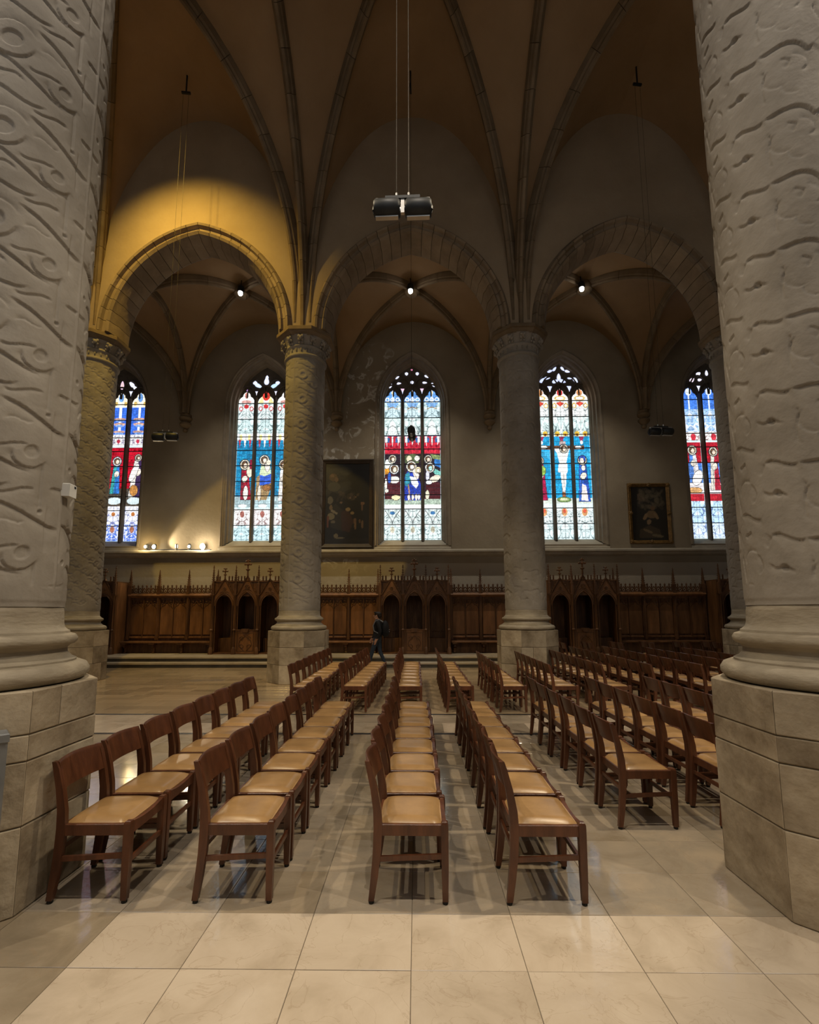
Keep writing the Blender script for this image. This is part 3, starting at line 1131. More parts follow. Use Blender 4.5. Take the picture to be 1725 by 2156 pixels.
# ================================================================ stained glass
class Canvas:
    """a small picture drawn with shapes, in units of 1/5.4 of a photo pixel, y downwards"""

    def __init__(s, x0, y0, x1, y1, step, bg):
        s.x0, s.y0, s.x1, s.y1, s.st = x0, y0, x1, y1, step
        s.nx, s.ny = int((x1 - x0) / step) + 1, int((y1 - y0) / step) + 1
        s.X, s.Y = np.meshgrid(x0 + np.arange(s.nx) * step, y0 + np.arange(s.ny) * step)
        s.a = np.zeros((s.ny, s.nx, 3), np.float32)
        s.a[:] = bg

    def put(s, mask, col, al=1.0):
        mm = mask.astype(np.float32)[..., None] * al
        s.a = s.a * (1 - mm) + np.array(col, np.float32) * mm

    def rect(s, x0, y0, x1, y1, col, al=1.0):
        s.put((s.X >= x0) & (s.X <= x1) & (s.Y >= y0) & (s.Y <= y1), col, al)

    ol = 0

    def ell(s, cx, cy, rx, ry, col, rot=0, al=1.0):
        if s.ol and min(rx, ry) > 13 and al > .9:
            o_, s.ol = s.ol, 0
            s.ell(cx, cy, rx + o_, ry + o_, LEAD, rot)
            s.ol = o_
        c, q = math.cos(rot), math.sin(rot)
        u, v = (s.X - cx) * c + (s.Y - cy) * q, -(s.X - cx) * q + (s.Y - cy) * c
        s.put((u / rx) ** 2 + (v / ry) ** 2 <= 1, col, al)

    def poly(s, pts, col, al=1.0):
        ins = np.zeros(s.X.shape, bool)
        n = len(pts)
        for i in range(n):
            (xa, ya), (xb, yb) = pts[i], pts[(i + 1) % n]
            if ya == yb:
                continue
            cr = ((ya > s.Y) != (yb > s.Y)) & (s.X < (xb - xa) * (s.Y - ya) / (yb - ya) + xa)
            ins ^= cr
        s.put(ins, col, al)

    def line(s, pts, w, col, al=1.0):
        s.put(poly_dist(s.X, s.Y, pts) <= w / 2, col, al)

    def halo(s, cx, cy, r, face=(1.0, .82, .66), ring=(1.0, .93, .75)):
        s.ell(cx, cy, r, r * 1.05, (.20, .14, .08))
        s.ell(cx, cy, r * .90, r * .95, ring)
        s.ell(cx, cy, r * .66, r * .70, (.55, .36, .16))
        s.ell(cx - r * .06, cy - r * .08, r * .50, r * .56, (.22, .11, .05))
        s.ell(cx + r * .12, cy + r * .12, r * .36, r * .46, face)

    def sample(s, x, y):
        i = np.clip(((np.asarray(x) - s.x0) / s.st).round().astype(int), 0, s.nx - 1)
        j = np.clip(((np.asarray(y) - s.y0) / s.st).round().astype(int), 0, s.ny - 1)
        return s.a[j, i]


BARS = [390, 530, 715, 920, 1075, 1250, 1430, 1590, 1748, 1920, 2090]
LX = [(100, 291), (333, 525), (565, 756)]
CYAN, WHITE, LEAD = (.72, .93, .95), (1.0, 1.0, .98), (.03, .035, .045)


def grisaille(c, x0, x1, y0, y1, tint, ink, seed):
    """pale foliage ornament, symmetrical about the middle of the light"""
    c.rect(x0, y0, x1, y1, tint)
    xm, w, h = (x0 + x1) / 2, (x1 - x0) / 2, y1 - y0
    r = random.Random(seed)
    u, v = np.abs(c.X - xm) / w, (c.Y - y0) / h
    box = (c.X >= x0) & (c.X <= x1) & (c.Y >= y0) & (c.Y <= y1)
    k1, k2, k3 = r.uniform(4, 6), r.uniform(1.5, 3), r.uniform(0, 6)
    f = np.sin(u * k1 + np.cos(v * k2 * 3 + k3) * 1.6) + np.cos(v * k2 * 4 - u * 3 + k3)
    c.put(box & (np.abs(f) < .17), ink, .75)
    c.put(box & (np.abs(f - .9) < .13), ink, .6)
    c.put(box & (f < -1.2), WHITE, .8)
    c.put(box & (u < .035), ink, .45)
    c.put(box & (np.abs(u - .93) < .03), ink, .6)
    c.put(box & (np.abs((c.Y - y0) % 63 - 31) < 2.2), ink, .35)


def canopy(c, x0, x1, y0, y1, bg, gable, acc):
    """the white gothic canopy over the figures"""
    xm, w = (x0 + x1) / 2, x1 - x0
    c.rect(x0, y0, x1, y1, bg)
    for cx in (x0 + .1 * w, x1 - .1 * w, xm):
        c.rect(cx - 9, y0, cx + 9, y1, gable)
        c.line([(cx - 9, y0), (cx - 9, y1)], 4, LEAD, .6)
        c.line([(cx + 9, y0), (cx + 9, y1)], 4, LEAD, .6)
    for s in (-1, 1):
        cx = xm + s * w * .25
        c.ell(cx, y0 + (y1 - y0) * .25, 16, 26, acc)
        c.poly([(cx - 12, y0 + (y1 - y0) * .4), (cx + 12, y0 + (y1 - y0) * .4), (cx, y1)], acc)
        c.ell(cx, y1 - 14, 9, 14, (1, .82, .35))


def figure(c, cx, yh, yb, robe, cloak, lean=0, w=62, head=34, hair=(1., .93, .75), seed=0):
    """a standing or kneeling robed figure: head with nimbus at yh, hem at yb"""
    r = random.Random(seed)
    x1 = cx + lean
    top = yh + head * .8
    c.poly([(cx - w * .45, top), (cx + w * .45, top), (x1 + w * .75, yb), (x1 - w * .75, yb)], LEAD)
    c.poly([(cx - w * .40, top + 4), (cx + w * .40, top + 4), (x1 + w * .70, yb - 4), (x1 - w * .70, yb - 4)], robe)
    c.poly([(cx - w * .40, top + 4), (cx + w * .05, top + 8), (x1 - w * .15, yb - 4), (x1 - w * .70, yb - 4)], cloak)
    c.ell(cx + w * .05, top + (yb - top) * .32, w * .34, (yb - top) * .10, (1., .9, .78), .5)
    for k in range(5):
        q = r.uniform(-.5, .5)
        c.line([(cx + q * w * .6, top + (yb - top) * .35), (x1 + q * w * 1.2, yb - 8)], 3.5, LEAD, .55)
    c.halo(cx, yh, head, ring=hair)


def leading(c, seed):
    """saddle lines, and the net of leads between the small pieces of glass, each of its own depth"""
    g = np.random.RandomState(seed + 50)
    step = 30.0
    jx, jy = np.meshgrid(np.arange(c.x0 - step, c.x1 + step, step), np.arange(c.y0 - step, c.y1 + step, step))
    py_, px_ = jy + g.uniform(-11, 11, jx.shape), jx + g.uniform(-11, 11, jx.shape)
    tone = g.uniform(.62, 1.12, jx.shape)
    gi, gj = ((c.X - jx[0, 0]) / step).round().astype(int), ((c.Y - jy[0, 0]) / step).round().astype(int)
    d1 = np.full(c.X.shape, 1e9)
    d2 = np.full(c.X.shape, 1e9)
    tn = np.ones(c.X.shape)
    for di in (-1, 0, 1):
        for dj in (-1, 0, 1):
            a = np.clip(gj + dj, 0, jx.shape[0] - 1)
            b = np.clip(gi + di, 0, jx.shape[1] - 1)
            d = np.hypot(c.X - px_[a, b], c.Y - py_[a, b])
            near = d < d1
            d2 = np.where(near, d1, np.minimum(d2, d))
            tn = np.where(near, tone[a, b], tn)
            d1 = np.where(near, d, d1)
    lum = c.a.mean(2, keepdims=True)
    k = np.where(lum > .7, .35, 1.0)
    c.a = c.a * (1 + (tn[..., None] - 1) * k)
    edge = np.clip(1 - (d2 - d1) / 5.0, 0, 1)[..., None]
    c.a = c.a * (1 - edge * np.where(lum > .7, .30, .62))
    c.a = c.a * (1 + g.uniform(-.10, .10, c.a.shape[:2])[..., None])
    c.a = np.clip(c.a, 0, 1.2).astype(np.float32)
    for y in range(395, 2090, 43):
        c.line([(90, y), (770, y)], 3.2, LEAD, .55)


def window_canvas(k):
    c = Canvas(92, 380, 764, 2096, 5.4, CYAN)
    ink = (.10, .17, .19)
    if k == 0:       # middle: blue heads, a red curtain, kneeling figures round a seated mother
        for i, (a, b) in enumerate(LX):
            xm = (a + b) / 2
            c.rect(a, 380, b, 530, (.16, .42, .95))
            for dx in (-60, 0, 60):
                c.ell(xm + dx, 500, 26, 26, WHITE)
                c.ell(xm + dx, 500, 15, 15, (.2, .5, 1))
            c.line([(xm, 395), (xm, 530)], 9, WHITE)
            c.ell(xm, 420, 16, 18, (.95, .8, .5))
            grisaille(c, a, b, 530, 715, (.70, .90, .96), ink, 3 + i % 2)
            c.poly([(a + 20, 540), (b - 20, 540), (xm + 25, 600), (xm - 25, 600)], (.22, .50, .98), .9)
            c.line([(a + 40, 610), (xm, 585), (b - 40, 610)], 10, (.5, .3, .12))
            grisaille(c, a, b, 715, 920, (.80, .96, .93), ink, 9 + i % 2)
            c.poly([(xm - 70, 920), (xm, 730), (xm + 70, 920)], WHITE, .55)
            c.line([(xm - 80, 920), (xm - 45, 830), (xm, 800), (xm + 45, 830), (xm + 80, 920)], 6, LEAD, .8)
            c.rect(a, 920, b, 1000, (.05, .10, .22))
            canopy(c, a, b, 930, 1075, (.62, .03, .05), WHITE, (.06, .16, .42))
            c.rect(a, 1000, b, 1130, (.70, .03, .06))
            for q in range(6):
                c.ell(a + 18 + q * 32, 1040 + 40 * (q % 2), 12, 16, (.45, .0, .03))
            canopy(c, a, b, 925, 1050, (0, 0, 0), WHITE, (.06, .16, .42)) if False else None
            for cx in (xm, a + 30, b - 30):
                c.poly([(cx - 10, 930), (cx + 10, 930), (cx, 1050)], WHITE)
            c.rect(a, 1130, b, 1640, (.035, .02, .03))
            c.rect(a, 1640, b, 1700, (.50, .62, .50))
            c.rect(a, 1700, b, 1748, WHITE)
            grisaille(c, a, b, 1748, 1920, (.86, .98, .95), ink, 21)
            c.line([(a + 12, 1765), (xm - 20, 1850), (xm, 1910), (xm + 20, 1850), (b - 12, 1765)], 9, (.18, .2, .2))
            if i != 1:
                c.ell(xm, 1795, 28, 20, (.06, .22, .5))
            grisaille(c, a, b, 1920, 2090, (.82, .97, .95), ink, 33)
            c.ell(xm, 1975, 24, 34, (.6, .45, .22), 0, .6)
        c.ell(420, 890, 34, 40, (.06, .06, .06)) if False else None
        c.ol = 5
        # left light: two figures
        c.ell(150, 1250, 50, 60, (.95, 1, .92))
        c.halo(196, 1185, 46)
        c.poly([(100, 1300), (160, 1290), (160, 1350), (100, 1360)], (.95, .40, .05))
        c.poly([(105, 1640), (95, 1400), (160, 1340), (230, 1370), (290, 1480), (290, 1640)], (.10, .02, .025))
        c.ell(215, 1420, 60, 40, (.97, .93, .85))
        c.ell(160, 1400, 18, 60, (.05, .15, .65))
        c.halo(216, 1300, 56, (1, .92, .75), (1, 1, .98))
        c.ell(118, 1480, 16, 70, (1, .95, .85))
        c.ell(128, 1545, 22, 18, (1, .93, .8))
        c.ell(235, 1620, 50, 26, (1, .85, .5))
        # middle light: mother and child
        c.poly([(340, 1150), (440, 1125), (520, 1160), (500, 1230), (345, 1230)], (.14, .20, .08))
        c.ell(390, 1185, 30, 34, (.95, .86, .6))
        c.ell(480, 1180, 30, 30, (.98, .95, .86))
        c.poly([(335, 1650), (340, 1380), (390, 1290), (470, 1330), (522, 1470), (522, 1650)], (.03, .07, .55))
        c.poly([(338, 1480), (345, 1360), (390, 1330), (410, 1440), (370, 1500)], (.05, .33, .45))
        c.halo(415, 1270, 62, (1, .96, .9), (1, .95, .82))
        c.poly([(425, 1320), (470, 1300), (505, 1370), (490, 1420), (450, 1400)], (1, .9, .8))
        c.ell(492, 1312, 32, 34, (1, .84, .5))
        c.ell(494, 1318, 17, 20, (1, .86, .72))
        c.line([(430, 1330), (480, 1410)], 5, LEAD, .7)
        c.line([(345, 1560), (400, 1440), (440, 1560)], 5, LEAD, .7)
        c.line([(470, 1620), (490, 1480), (520, 1560)], 5, LEAD, .7)
        c.poly([(395, 1380), (470, 1400), (500, 1470), (470, 1520), (420, 1470)], (.96, .97, 1))
        c.line([(380, 1480), (400, 1640)], 14, (.55, .3, .12))
        for x in (385, 430, 470, 500):
            c.ell(x, 1615, 14, 34, (1, .9, .86))
        # right light
        c.poly([(640, 1130), (756, 1150), (756, 1210), (660, 1180)], (.32, .42, .16))
        c.poly([(680, 1190), (756, 1200), (756, 1290), (690, 1260)], (.05, .25, .72))
        c.halo(612, 1190, 46)
        c.poly([(570, 1640), (590, 1480), (650, 1440), (756, 1460), (756, 1640)], (.09, .015, .02))
        c.poly([(640, 1280), (756, 1330), (756, 1380), (690, 1360)], (.25, .72, .62))
        c.ell(690, 1410, 66, 34, (1, .9, .72), -.4)
        c.halo(632, 1285, 56, (.55, .9, .82), (1, .97, .9))
        c.ell(605, 1380, 20, 60, (.86, .85, 1))
        c.ell(600, 1590, 22, 50, (1, .95, .7))
        c.ell(620, 1450, 34, 24, WHITE)
    elif k == 1:     # right of the middle: a pale body on a cross between two mourners on blue
        for i, (a, b) in enumerate(LX):
            xm = (a + b) / 2
            c.rect(a, 380, b, 530, WHITE)
            c.ell(xm, 435, 34, 34, (.85, .05, .05) if i == 1 else (.95, .4, .15))
            c.ell(xm, 500, 66, 30, (.9, .62, .2))
            c.ell(xm, 500, 44, 18, WHITE)
            grisaille(c, a, b, 530, 715, WHITE, ink, 5)
            c.poly([(xm - 46, 560), (xm, 540), (xm + 46, 560), (xm, 595)], (.85, .10, .06))
            for s in (-1, 1):
                c.ell(xm + s * 66, 585, 26, 30, (.75, .5, .12))
                c.ell(xm + s * 66, 585, 15, 18, WHITE)
            grisaille(c, a, b, 715, 945, (.78, .95, .93), ink, 14 + i)
            c.line([(xm - 60, 720), (xm - 20, 800), (xm, 890), (xm + 20, 800), (xm + 60, 720)], 9, WHITE)
            for s in (-1, 1):
                c.ell(xm + s * 46, 910, 28, 32, (.95, .62, .08))
                c.ell(xm + s * 46, 925, 10, 18, (.3, .06, .02))
            c.rect(a, 945, b, 1640, (.02, .42, .80))
            c.rect(a, 1105, b, 1200, (.06, .52, .90))
            c.poly([(xm - 34, 945), (xm + 34, 945), (xm, 1020)], (.35, .04, .12))
            c.ell(xm, 1010, 16, 24, WHITE)
            c.rect(a, 1640, b, 1700, (.72, .80, .72))
            c.rect(a, 1700, b, 1748, (.82, .95, .97))
            grisaille(c, a, b, 1748, 1920, (.90, .99, .98), ink, 25)
            c.ell(xm, 1790, 34, 44, (.85, .42, .18))
            c.ell(xm, 1780, 18, 24, (.95, .15, .08))
            grisaille(c, a, b, 1920, 2090, (.80, .96, .97), ink, 31)
        c.ol = 5
        c.rect(100, 1045, 756, 1095, (.17, .07, .035))
        c.rect(100, 1040, 150, 1100, (.02, .42, .80))
        c.rect(690, 1040, 756, 1100, (.02, .42, .80))
        c.rect(415, 990, 452, 1640, (.24, .09, .04))
        c.rect(405, 1000, 470, 1036, (.62, .5, .5))
        c.poly([(340, 1080), (520, 1075), (500, 1130), (470, 1250), (395, 1250), (368, 1130)], (.97, .96, .92))
        c.ell(215, 1065, 45, 20, (.98, .96, .9))
        c.ell(620, 1068, 36, 18, (.98, .96, .9))
        c.poly([(385, 1250), (485, 1250), (480, 1360), (372, 1345)], WHITE)
        c.poly([(400, 1350), (470, 1350), (462, 1470), (445, 1570), (420, 1565), (410, 1460)], (.96, .94, .9))
        c.line([(440, 1350), (434, 1560)], 4, LEAD, .6)
        c.halo(450, 1080, 48)
        c.rect(420, 1570, 452, 1650, (.42, .14, .05))
        c.ell(430, 1655, 78, 26, (.2, .33, .10))
        c.ell(430, 1652, 52, 12, (.75, .8, .5))
        figure(c, 170, 1220, 1660, (.55, .02, .10), (.72, .05, .15), 10, 88, 44, seed=4)
        c.ell(170, 1330, 62, 60, (.38, .62, .12))
        figure(c, 660, 1215, 1680, (.04, .12, .62), (.05, .18, .78), 8, 92, 52, seed=8)
        c.ell(660, 1200, 36, 40, (.05, .12, .60))
        c.ell(654, 1222, 22, 32, (1, .88, .78))
        c.ell(668, 1300, 22, 28, (1, .94, .88))
        c.poly([(630, 1660), (645, 1480), (690, 1500), (710, 1670)], (.95, .86, .84))
    elif k == -1:    # left of the middle: riders on deep blue
        for i, (a, b) in enumerate(LX):
            xm = (a + b) / 2
            c.rect(a, 380, b, 530, WHITE)
            if i == 1:
                c.ell(xm, 435, 46, 62, (.88, .06, .04))
                c.poly([(a, 530), (a + 50, 440), (a + 70, 530)], (.95, .85, .4))
                c.poly([(b, 530), (b - 50, 440), (b - 70, 530)], (.95, .85, .4))
            else:
                c.ell(xm, 435, 20, 34, (.75, .25, .2))
                c.ell(xm, 510, 60, 20, (.85, .45, .4))
            grisaille(c, a, b, 530, 715, (.86, .97, .96), ink, 7)
            c.ell(xm, 565, 28, 24, (.80, .05, .06))
            for s in (-1, 1):
                c.ell(xm + s * 62, 590, 24, 30, (.62, .1, .1))
                c.ell(xm + s * 62, 590, 14, 18, WHITE)
            grisaille(c, a, b, 715, 890, (.74, .94, .94), ink, 12)
            canopy(c, a, b, 880, 1030, WHITE, WHITE, (.98, .9, .35) if i == 1 else (.97, .85, .35))
            c.rect(a, 960, b, 1600, (.02, .28, .55))
            for q in range(40):
                x, y = R.uniform(a, b), R.uniform(970, 1590)
                c.ell(x, y, 9, 9, (.03, .47, .78))
            for s in (-1, 0, 1):
                c.poly([(xm + s * 60 - 14, 955), (xm + s * 60 + 14, 955), (xm + s * 60, 1050)], (.65, .04, .07) if s else WHITE)
            c.rect(a, 1600, b, 1720, (.52, .70, .74))
            for y in (1630, 1680):
                c.line([(a, y), (b, y)], 5, LEAD, .6)
            c.ell(xm, 1705, 50, 20, WHITE)
            grisaille(c, a, b, 1740, 1920, WHITE, (.28, .13, .13), 24)
            c.ell(xm, 1795, 26, 36, (.45, .16, .13))
            grisaille(c, a, b, 1920, 2090, (.68, .92, .97), ink, 35)
        c.ol = 5
        figure(c, 205, 1240, 1640, (.50, .02, .05), (.32, .02, .04), 25, 90, 58, seed=2)
        c.ell(265, 1320, 34, 60, (.95, .86, .66))
        c.ell(225, 1560, 26, 80, (1, .94, .86))
        c.rect(262, 1180, 290, 1290, (.35, .02, .06))
        c.poly([(340, 1640), (350, 1380), (420, 1330), (520, 1380), (520, 1500), (470, 1640)], (.45, .30, .14))
        c.poly([(385, 1470), (390, 1330), (440, 1290), (510, 1310), (522, 1440), (460, 1480)], (.05, .16, .82))
        c.poly([(380, 1350), (400, 1240), (500, 1260), (515, 1340), (440, 1370)], (.72, .85, .55))
        c.halo(432, 1185, 56, (1, .88, .74), (1, .96, .85))
        c.ell(470, 1260, 28, 56, (1, .94, .86))
        c.ell(482, 1215, 26, 26, (1, .9, .7))
        c.ell(385, 1560, 18, 90, (.93, .82, .68))
        c.ell(470, 1500, 50, 36, (.36, .16, .05))
        figure(c, 660, 1240, 1650, (.55, .02, .06), (.93, .93, .90), 5, 80, 54, seed=6)
    elif k == -2:    # far left: blue and red
        for i, (a, b) in enumerate(LX):
            xm = (a + b) / 2
            c.rect(a, 380, b, 560, (.98, .92, .75))
            c.ell(xm, 450, 30, 50, (.2, .45, .95))
            for s in (-1, 1):
                c.ell(xm + s * 56, 520, 20, 26, (.8, .55, .15))
            c.rect(a, 560, b, 980, (.06, .20, .90))
            c.rect(xm - 14, 540, xm + 14, 980, (.95, .98, 1))
            for y in (700, 760, 850):
                c.ell(xm, y, 70, 16, (.75, .45, .35))
                c.ell(xm, y + 20, 50, 14, (.25, .45, 1))
            grisaille(c, a, b, 880, 1010, WHITE, (.2, .15, .3), 6)
            c.ell(xm, 960, 20, 24, (.75, .05, .1))
            c.rect(a, 1030, b, 1500, (.62, .01, .03))
            for q in range(30):
                c.ell(R.uniform(a, b), R.uniform(1040, 1490), 8, 11, (.40, 0, .01))
            c.rect(a, 1500, b, 1700, (.10, .08, .06))
            c.ell(xm, 1640, 80, 40, (.72, .85, .87))
            grisaille(c, a, b, 1700, 1900, WHITE, (.10, .15, .55), 17)
            c.ell(xm, 1790, 22, 26, (.62, .22, .06))
            grisaille(c, a, b, 1900, 2090, (.12, .25, .90), WHITE, 19)
            c.ell(xm, 1960, 26, 36, (.5, .2, .12))
        c.ol = 5
        figure(c, 430, 1190, 1560, (.04, .22, .70), (.05, .42, .42), -8, 80, 52, (.9, .9, .95), 3)
        figure(c, 200, 1210, 1560, (.30, .05, .30), (.5, .35, .1), 8, 80, 50, seed=1)
        figure(c, 680, 1150, 1600, (.06, .03, .10), (.96, .93, .86), -20, 100, 40, seed=9)
        c.ell(640, 1320, 34, 110, (.97, .94, .9), .4)
        c.ell(650, 1520, 46, 60, (.72, .32, .08))
    else:            # far right: blue, red and white
        for i, (a, b) in enumerate(LX):
            xm = (a + b) / 2
            c.rect(a, 380, b, 715, (.08, .26, .95))
            c.ell(xm, 440, 34, 40, (.8, .9, 1))
            c.rect(xm - 8, 480, xm + 8, 715, (.85, .93, 1))
            grisaille(c, a, b, 640, 900, (.35, .60, .98), WHITE, 8)
            grisaille(c, a, b, 900, 1000, WHITE, (.3, .1, .1), 10)
            c.ell(xm + 20, 960, 30, 40, (.8, .05, .08))
            c.rect(a, 1020, b, 1260, (.58, .02, .04))
            c.rect(a, 1260, b, 1480, (.10, .30, .92))
            c.rect(a, 1480, b, 1640, (.92, .86, .88))
            c.rect(a, 1600, b, 1680, (.62, .03, .05))
            grisaille(c, a, b, 1680, 1920, (.60, .85, .95), (.08, .15, .5), 20)
            grisaille(c, a, b, 1920, 2090, (.78, .92, .97), (.1, .2, .6), 22)
        c.ol = 5
        figure(c, 190, 1110, 1480, (.90, .86, .88), (.12, .30, .85), 15, 90, 52, seed=12)
        c.ell(230, 1420, 50, 90, (.95, .92, .90), .4)
        c.ell(190, 1560, 80, 30, (.9, .5, .2))
        figure(c, 430, 1130, 1560, (.55, .03, .06), (.85, .8, .7), 0, 80, 50, seed=13)
        figure(c, 650, 1150, 1560, (.10, .25, .80), (.6, .1, .1), 0, 80, 50, seed=14)
    leading(c, k)
    return c


UPX = 5.39 / (17.85 * 1.0 / 1010)          # canvas units per metre across
ZB, ZT = 4.36, 10.27
UPZ = 1700 / (ZT - ZB)                     # canvas units per metre upwards
XM_U = 428.0


def head_mask(u, h):
    """trefoil-headed top of a light: u metres from its axis, h metres above the spring (0..0.49)"""
    lo = (h < .02) | ((np.abs(u) / .312) ** 2.4 + (h / .30) ** 2.4 < 1)
    hi = ((u / .145) ** 2 + ((h - .29) / .17) ** 2 < 1) | ((np.abs(u) < .145 * (1 - (h - .29) / .21)) & (h > .29) & (h < .5))
    return lo | hi


def pane(name, cv, x0, x1, z0, z1, xw, parent, mat, y, mask=None, res=.0178):
    nx, nz = max(2, int(round((x1 - x0) / res))), max(2, int(round((z1 - z0) / res)))
    gx, gz = np.meshgrid(np.linspace(x0, x1, nx + 1), np.linspace(z0, z1, nz + 1))
    col = cv(gx, gz)
    vs = np.stack([gx + xw, np.full(gx.shape, y), gz], -1).reshape(-1, 3)
    fs = []
    cxm, czm = (gx[:-1, :-1] + gx[1:, 1:]) / 2, (gz[:-1, :-1] + gz[1:, 1:]) / 2
    keep = mask(cxm, czm) if mask is not None else np.ones(cxm.shape, bool)
    for j in range(nz):
        for i in range(nx):
            if keep[j, i]:
                q = j * (nx + 1) + i
                fs.append((q, q + 1, q + nx + 2, q + nx + 1))
    me = bpy.data.meshes.new(name)
    me.from_pydata(vs.tolist(), [], fs)
    ca = me.color_attributes.new('Col', 'FLOAT_COLOR', 'POINT')
    cc = np.concatenate([col.reshape(-1, 3), np.ones((col.shape[0] * col.shape[1], 1))], 1).astype(np.float32)
    ca.data.foreach_set('color', cc.ravel())
    me.update()
    return mobj(name, me, mat, parent)


def petal(name, cx, cz, L, Wd, ang, col, xw, parent):
    pts = []
    n = 12
    for i in range(n):
        t = 2 * math.pi * i / n
        u, v = L / 2 * math.cos(t), Wd / 2 * math.sin(t) * (1 - .35 * math.cos(t))
        pts.append((cx + u * math.cos(ang) - v * math.sin(ang), cz + u * math.sin(ang) + v * math.cos(ang)))
    vs = [(xw + x, YG - .022, z) for x, z in pts] + [(xw + cx, YG - .022, cz)]
    me = bpy.data.meshes.new(name)
    me.from_pydata(vs, [], [(i, (i + 1) % n, n) for i in range(n)])
    ca = me.color_attributes.new('Col', 'FLOAT_COLOR', 'POINT')
    edge = tuple(.55 * a + .45 * b for a, b in zip(col, (.3, .4, .9)))
    ca.data.foreach_set('color', np.array([(*edge, 1)] * n + [(*col, 1)], np.float32).ravel())
    return mobj(name, me, M['glass'], parent)


def u2x(px):
    return (px - XM_U) / UPX


def u2z(py):
    return ZB + (2090 - py) / UPZ


TRAC = {  # small lights of the tracery: (x, y, length, width, angle, tint)
    0: [(t, 385 + 22 * (a == -90), 62, 30, math.radians(a), cc) for t in (312, 540) for a, cc in ((20, (1, .55, .55)), (160, (1, .55, .55)), (-90, (.8, .85, 1)))] +
       [(t, yy, 44, 22, math.radians(a), (.95, .95, 1)) for t, yy in ((360, 195), (488, 195), (426, 298)) for a in (90, -30, 210)] +
       [(250, 238, 56, 24, .6, (.95, .95, 1)), (598, 230, 56, 24, -.6, (.95, .95, 1)), (268, 308, 58, 26, .05, (.95, .92, .98)), (578, 302, 58, 26, -.05, (.95, .92, .98)), (170, 338, 62, 28, 1.0, (.95, .95, 1)), (676, 330, 62, 28, -1.0, (.95, .95, 1)), (422, 150, 26, 20, -1.57, (1, .2, .2))],
    1: [(t, 372 + 26 * (a == -90), 62, 30, math.radians(a), (.78, .82, 1)) for t in (312, 540) for a in (20, 160, -90)] +
       [(426, 250, 90, 46, 1.57, (.85, .87, 1)), (385, 300, 84, 42, .35, (.75, .8, 1)), (468, 300, 84, 42, -.35, (.75, .8, 1)),
        (230, 290, 80, 44, .9, (.7, .76, 1)), (290, 262, 70, 34, .1, (.75, .8, 1)), (622, 290, 80, 44, -.9, (.85, .88, 1)), (560, 262, 70, 34, -.1, (.75, .8, 1)),
        (325, 180, 70, 32, .3, (.7, .75, 1)), (380, 155, 66, 30, .9, (.75, .8, 1)), (530, 185, 64, 32, -.3, (.9, .9, 1)), (475, 155, 66, 30, -.9, (.85, .87, 1))],
    -1: [(t, 400 + 26 * (a == -90), 58, 28, math.radians(a), (.95, .9, .97)) for t in (312, 540) for a in (25, 155, -90)] +
        [(426, 265, 96, 58, 1.57, (.97, .97, 1)), (430, 220, 48, 36, 1.57, (.9, .92, 1)), (330, 320, 100, 46, -.5, (.8, .93, .95)), (292, 288, 60, 46, -.5, (.92, .95, 1)), (524, 320, 100, 46, .5, (.6, .85, .82)), (562, 288, 60, 46, .5, (.85, .9, 1)), (205, 372, 34, 20, .7, (.6, .2, .5))],
}
TRAC[-2] = [(426, 300, 110, 44, 1.57, (1, .6, .5)), (540, 290, 90, 46, 2.3, (1, .95, .9)), (580, 330, 60, 40, 2.3, (1, 1, .95)), (300, 290, 90, 46, .8, (.95, .95, 1))] + \
    [(t, 385 + 26 * (a == -90), 58, 28, math.radians(a), (.93, .95, 1)) for t in (312, 540) for a in (25, 155, -90)]
TRAC[2] = [(250, 300, 70, 44, .8, (1, .8, .7)), (330, 230, 60, 44, .6, (1, .93, .9)), (426, 220, 70, 34, 1.57, (1, .95, .95)), (520, 240, 60, 40, -.6, (.9, .9, 1)), (340, 300, 50, 34, .2, (1, .9, .9)), (600, 300, 70, 40, -.8, (.9, .9, 1))] + \
    [(t, 385 + 26 * (a == -90), 66, 32, math.radians(a), (.95, .95, 1)) for t in (312, 540) for a in (20, 160, -90)]
WLAB = {-2: 'blue and red stained glass window at far left behind the yellow column', -1: 'stained glass window with riders on deep blue, left of middle column',
        0: 'middle stained glass window with red curtain and kneeling figures', 1: 'stained glass window with a cross on bright blue, right of middle',
        2: 'narrow visible strip of blue and red stained glass at far right'}

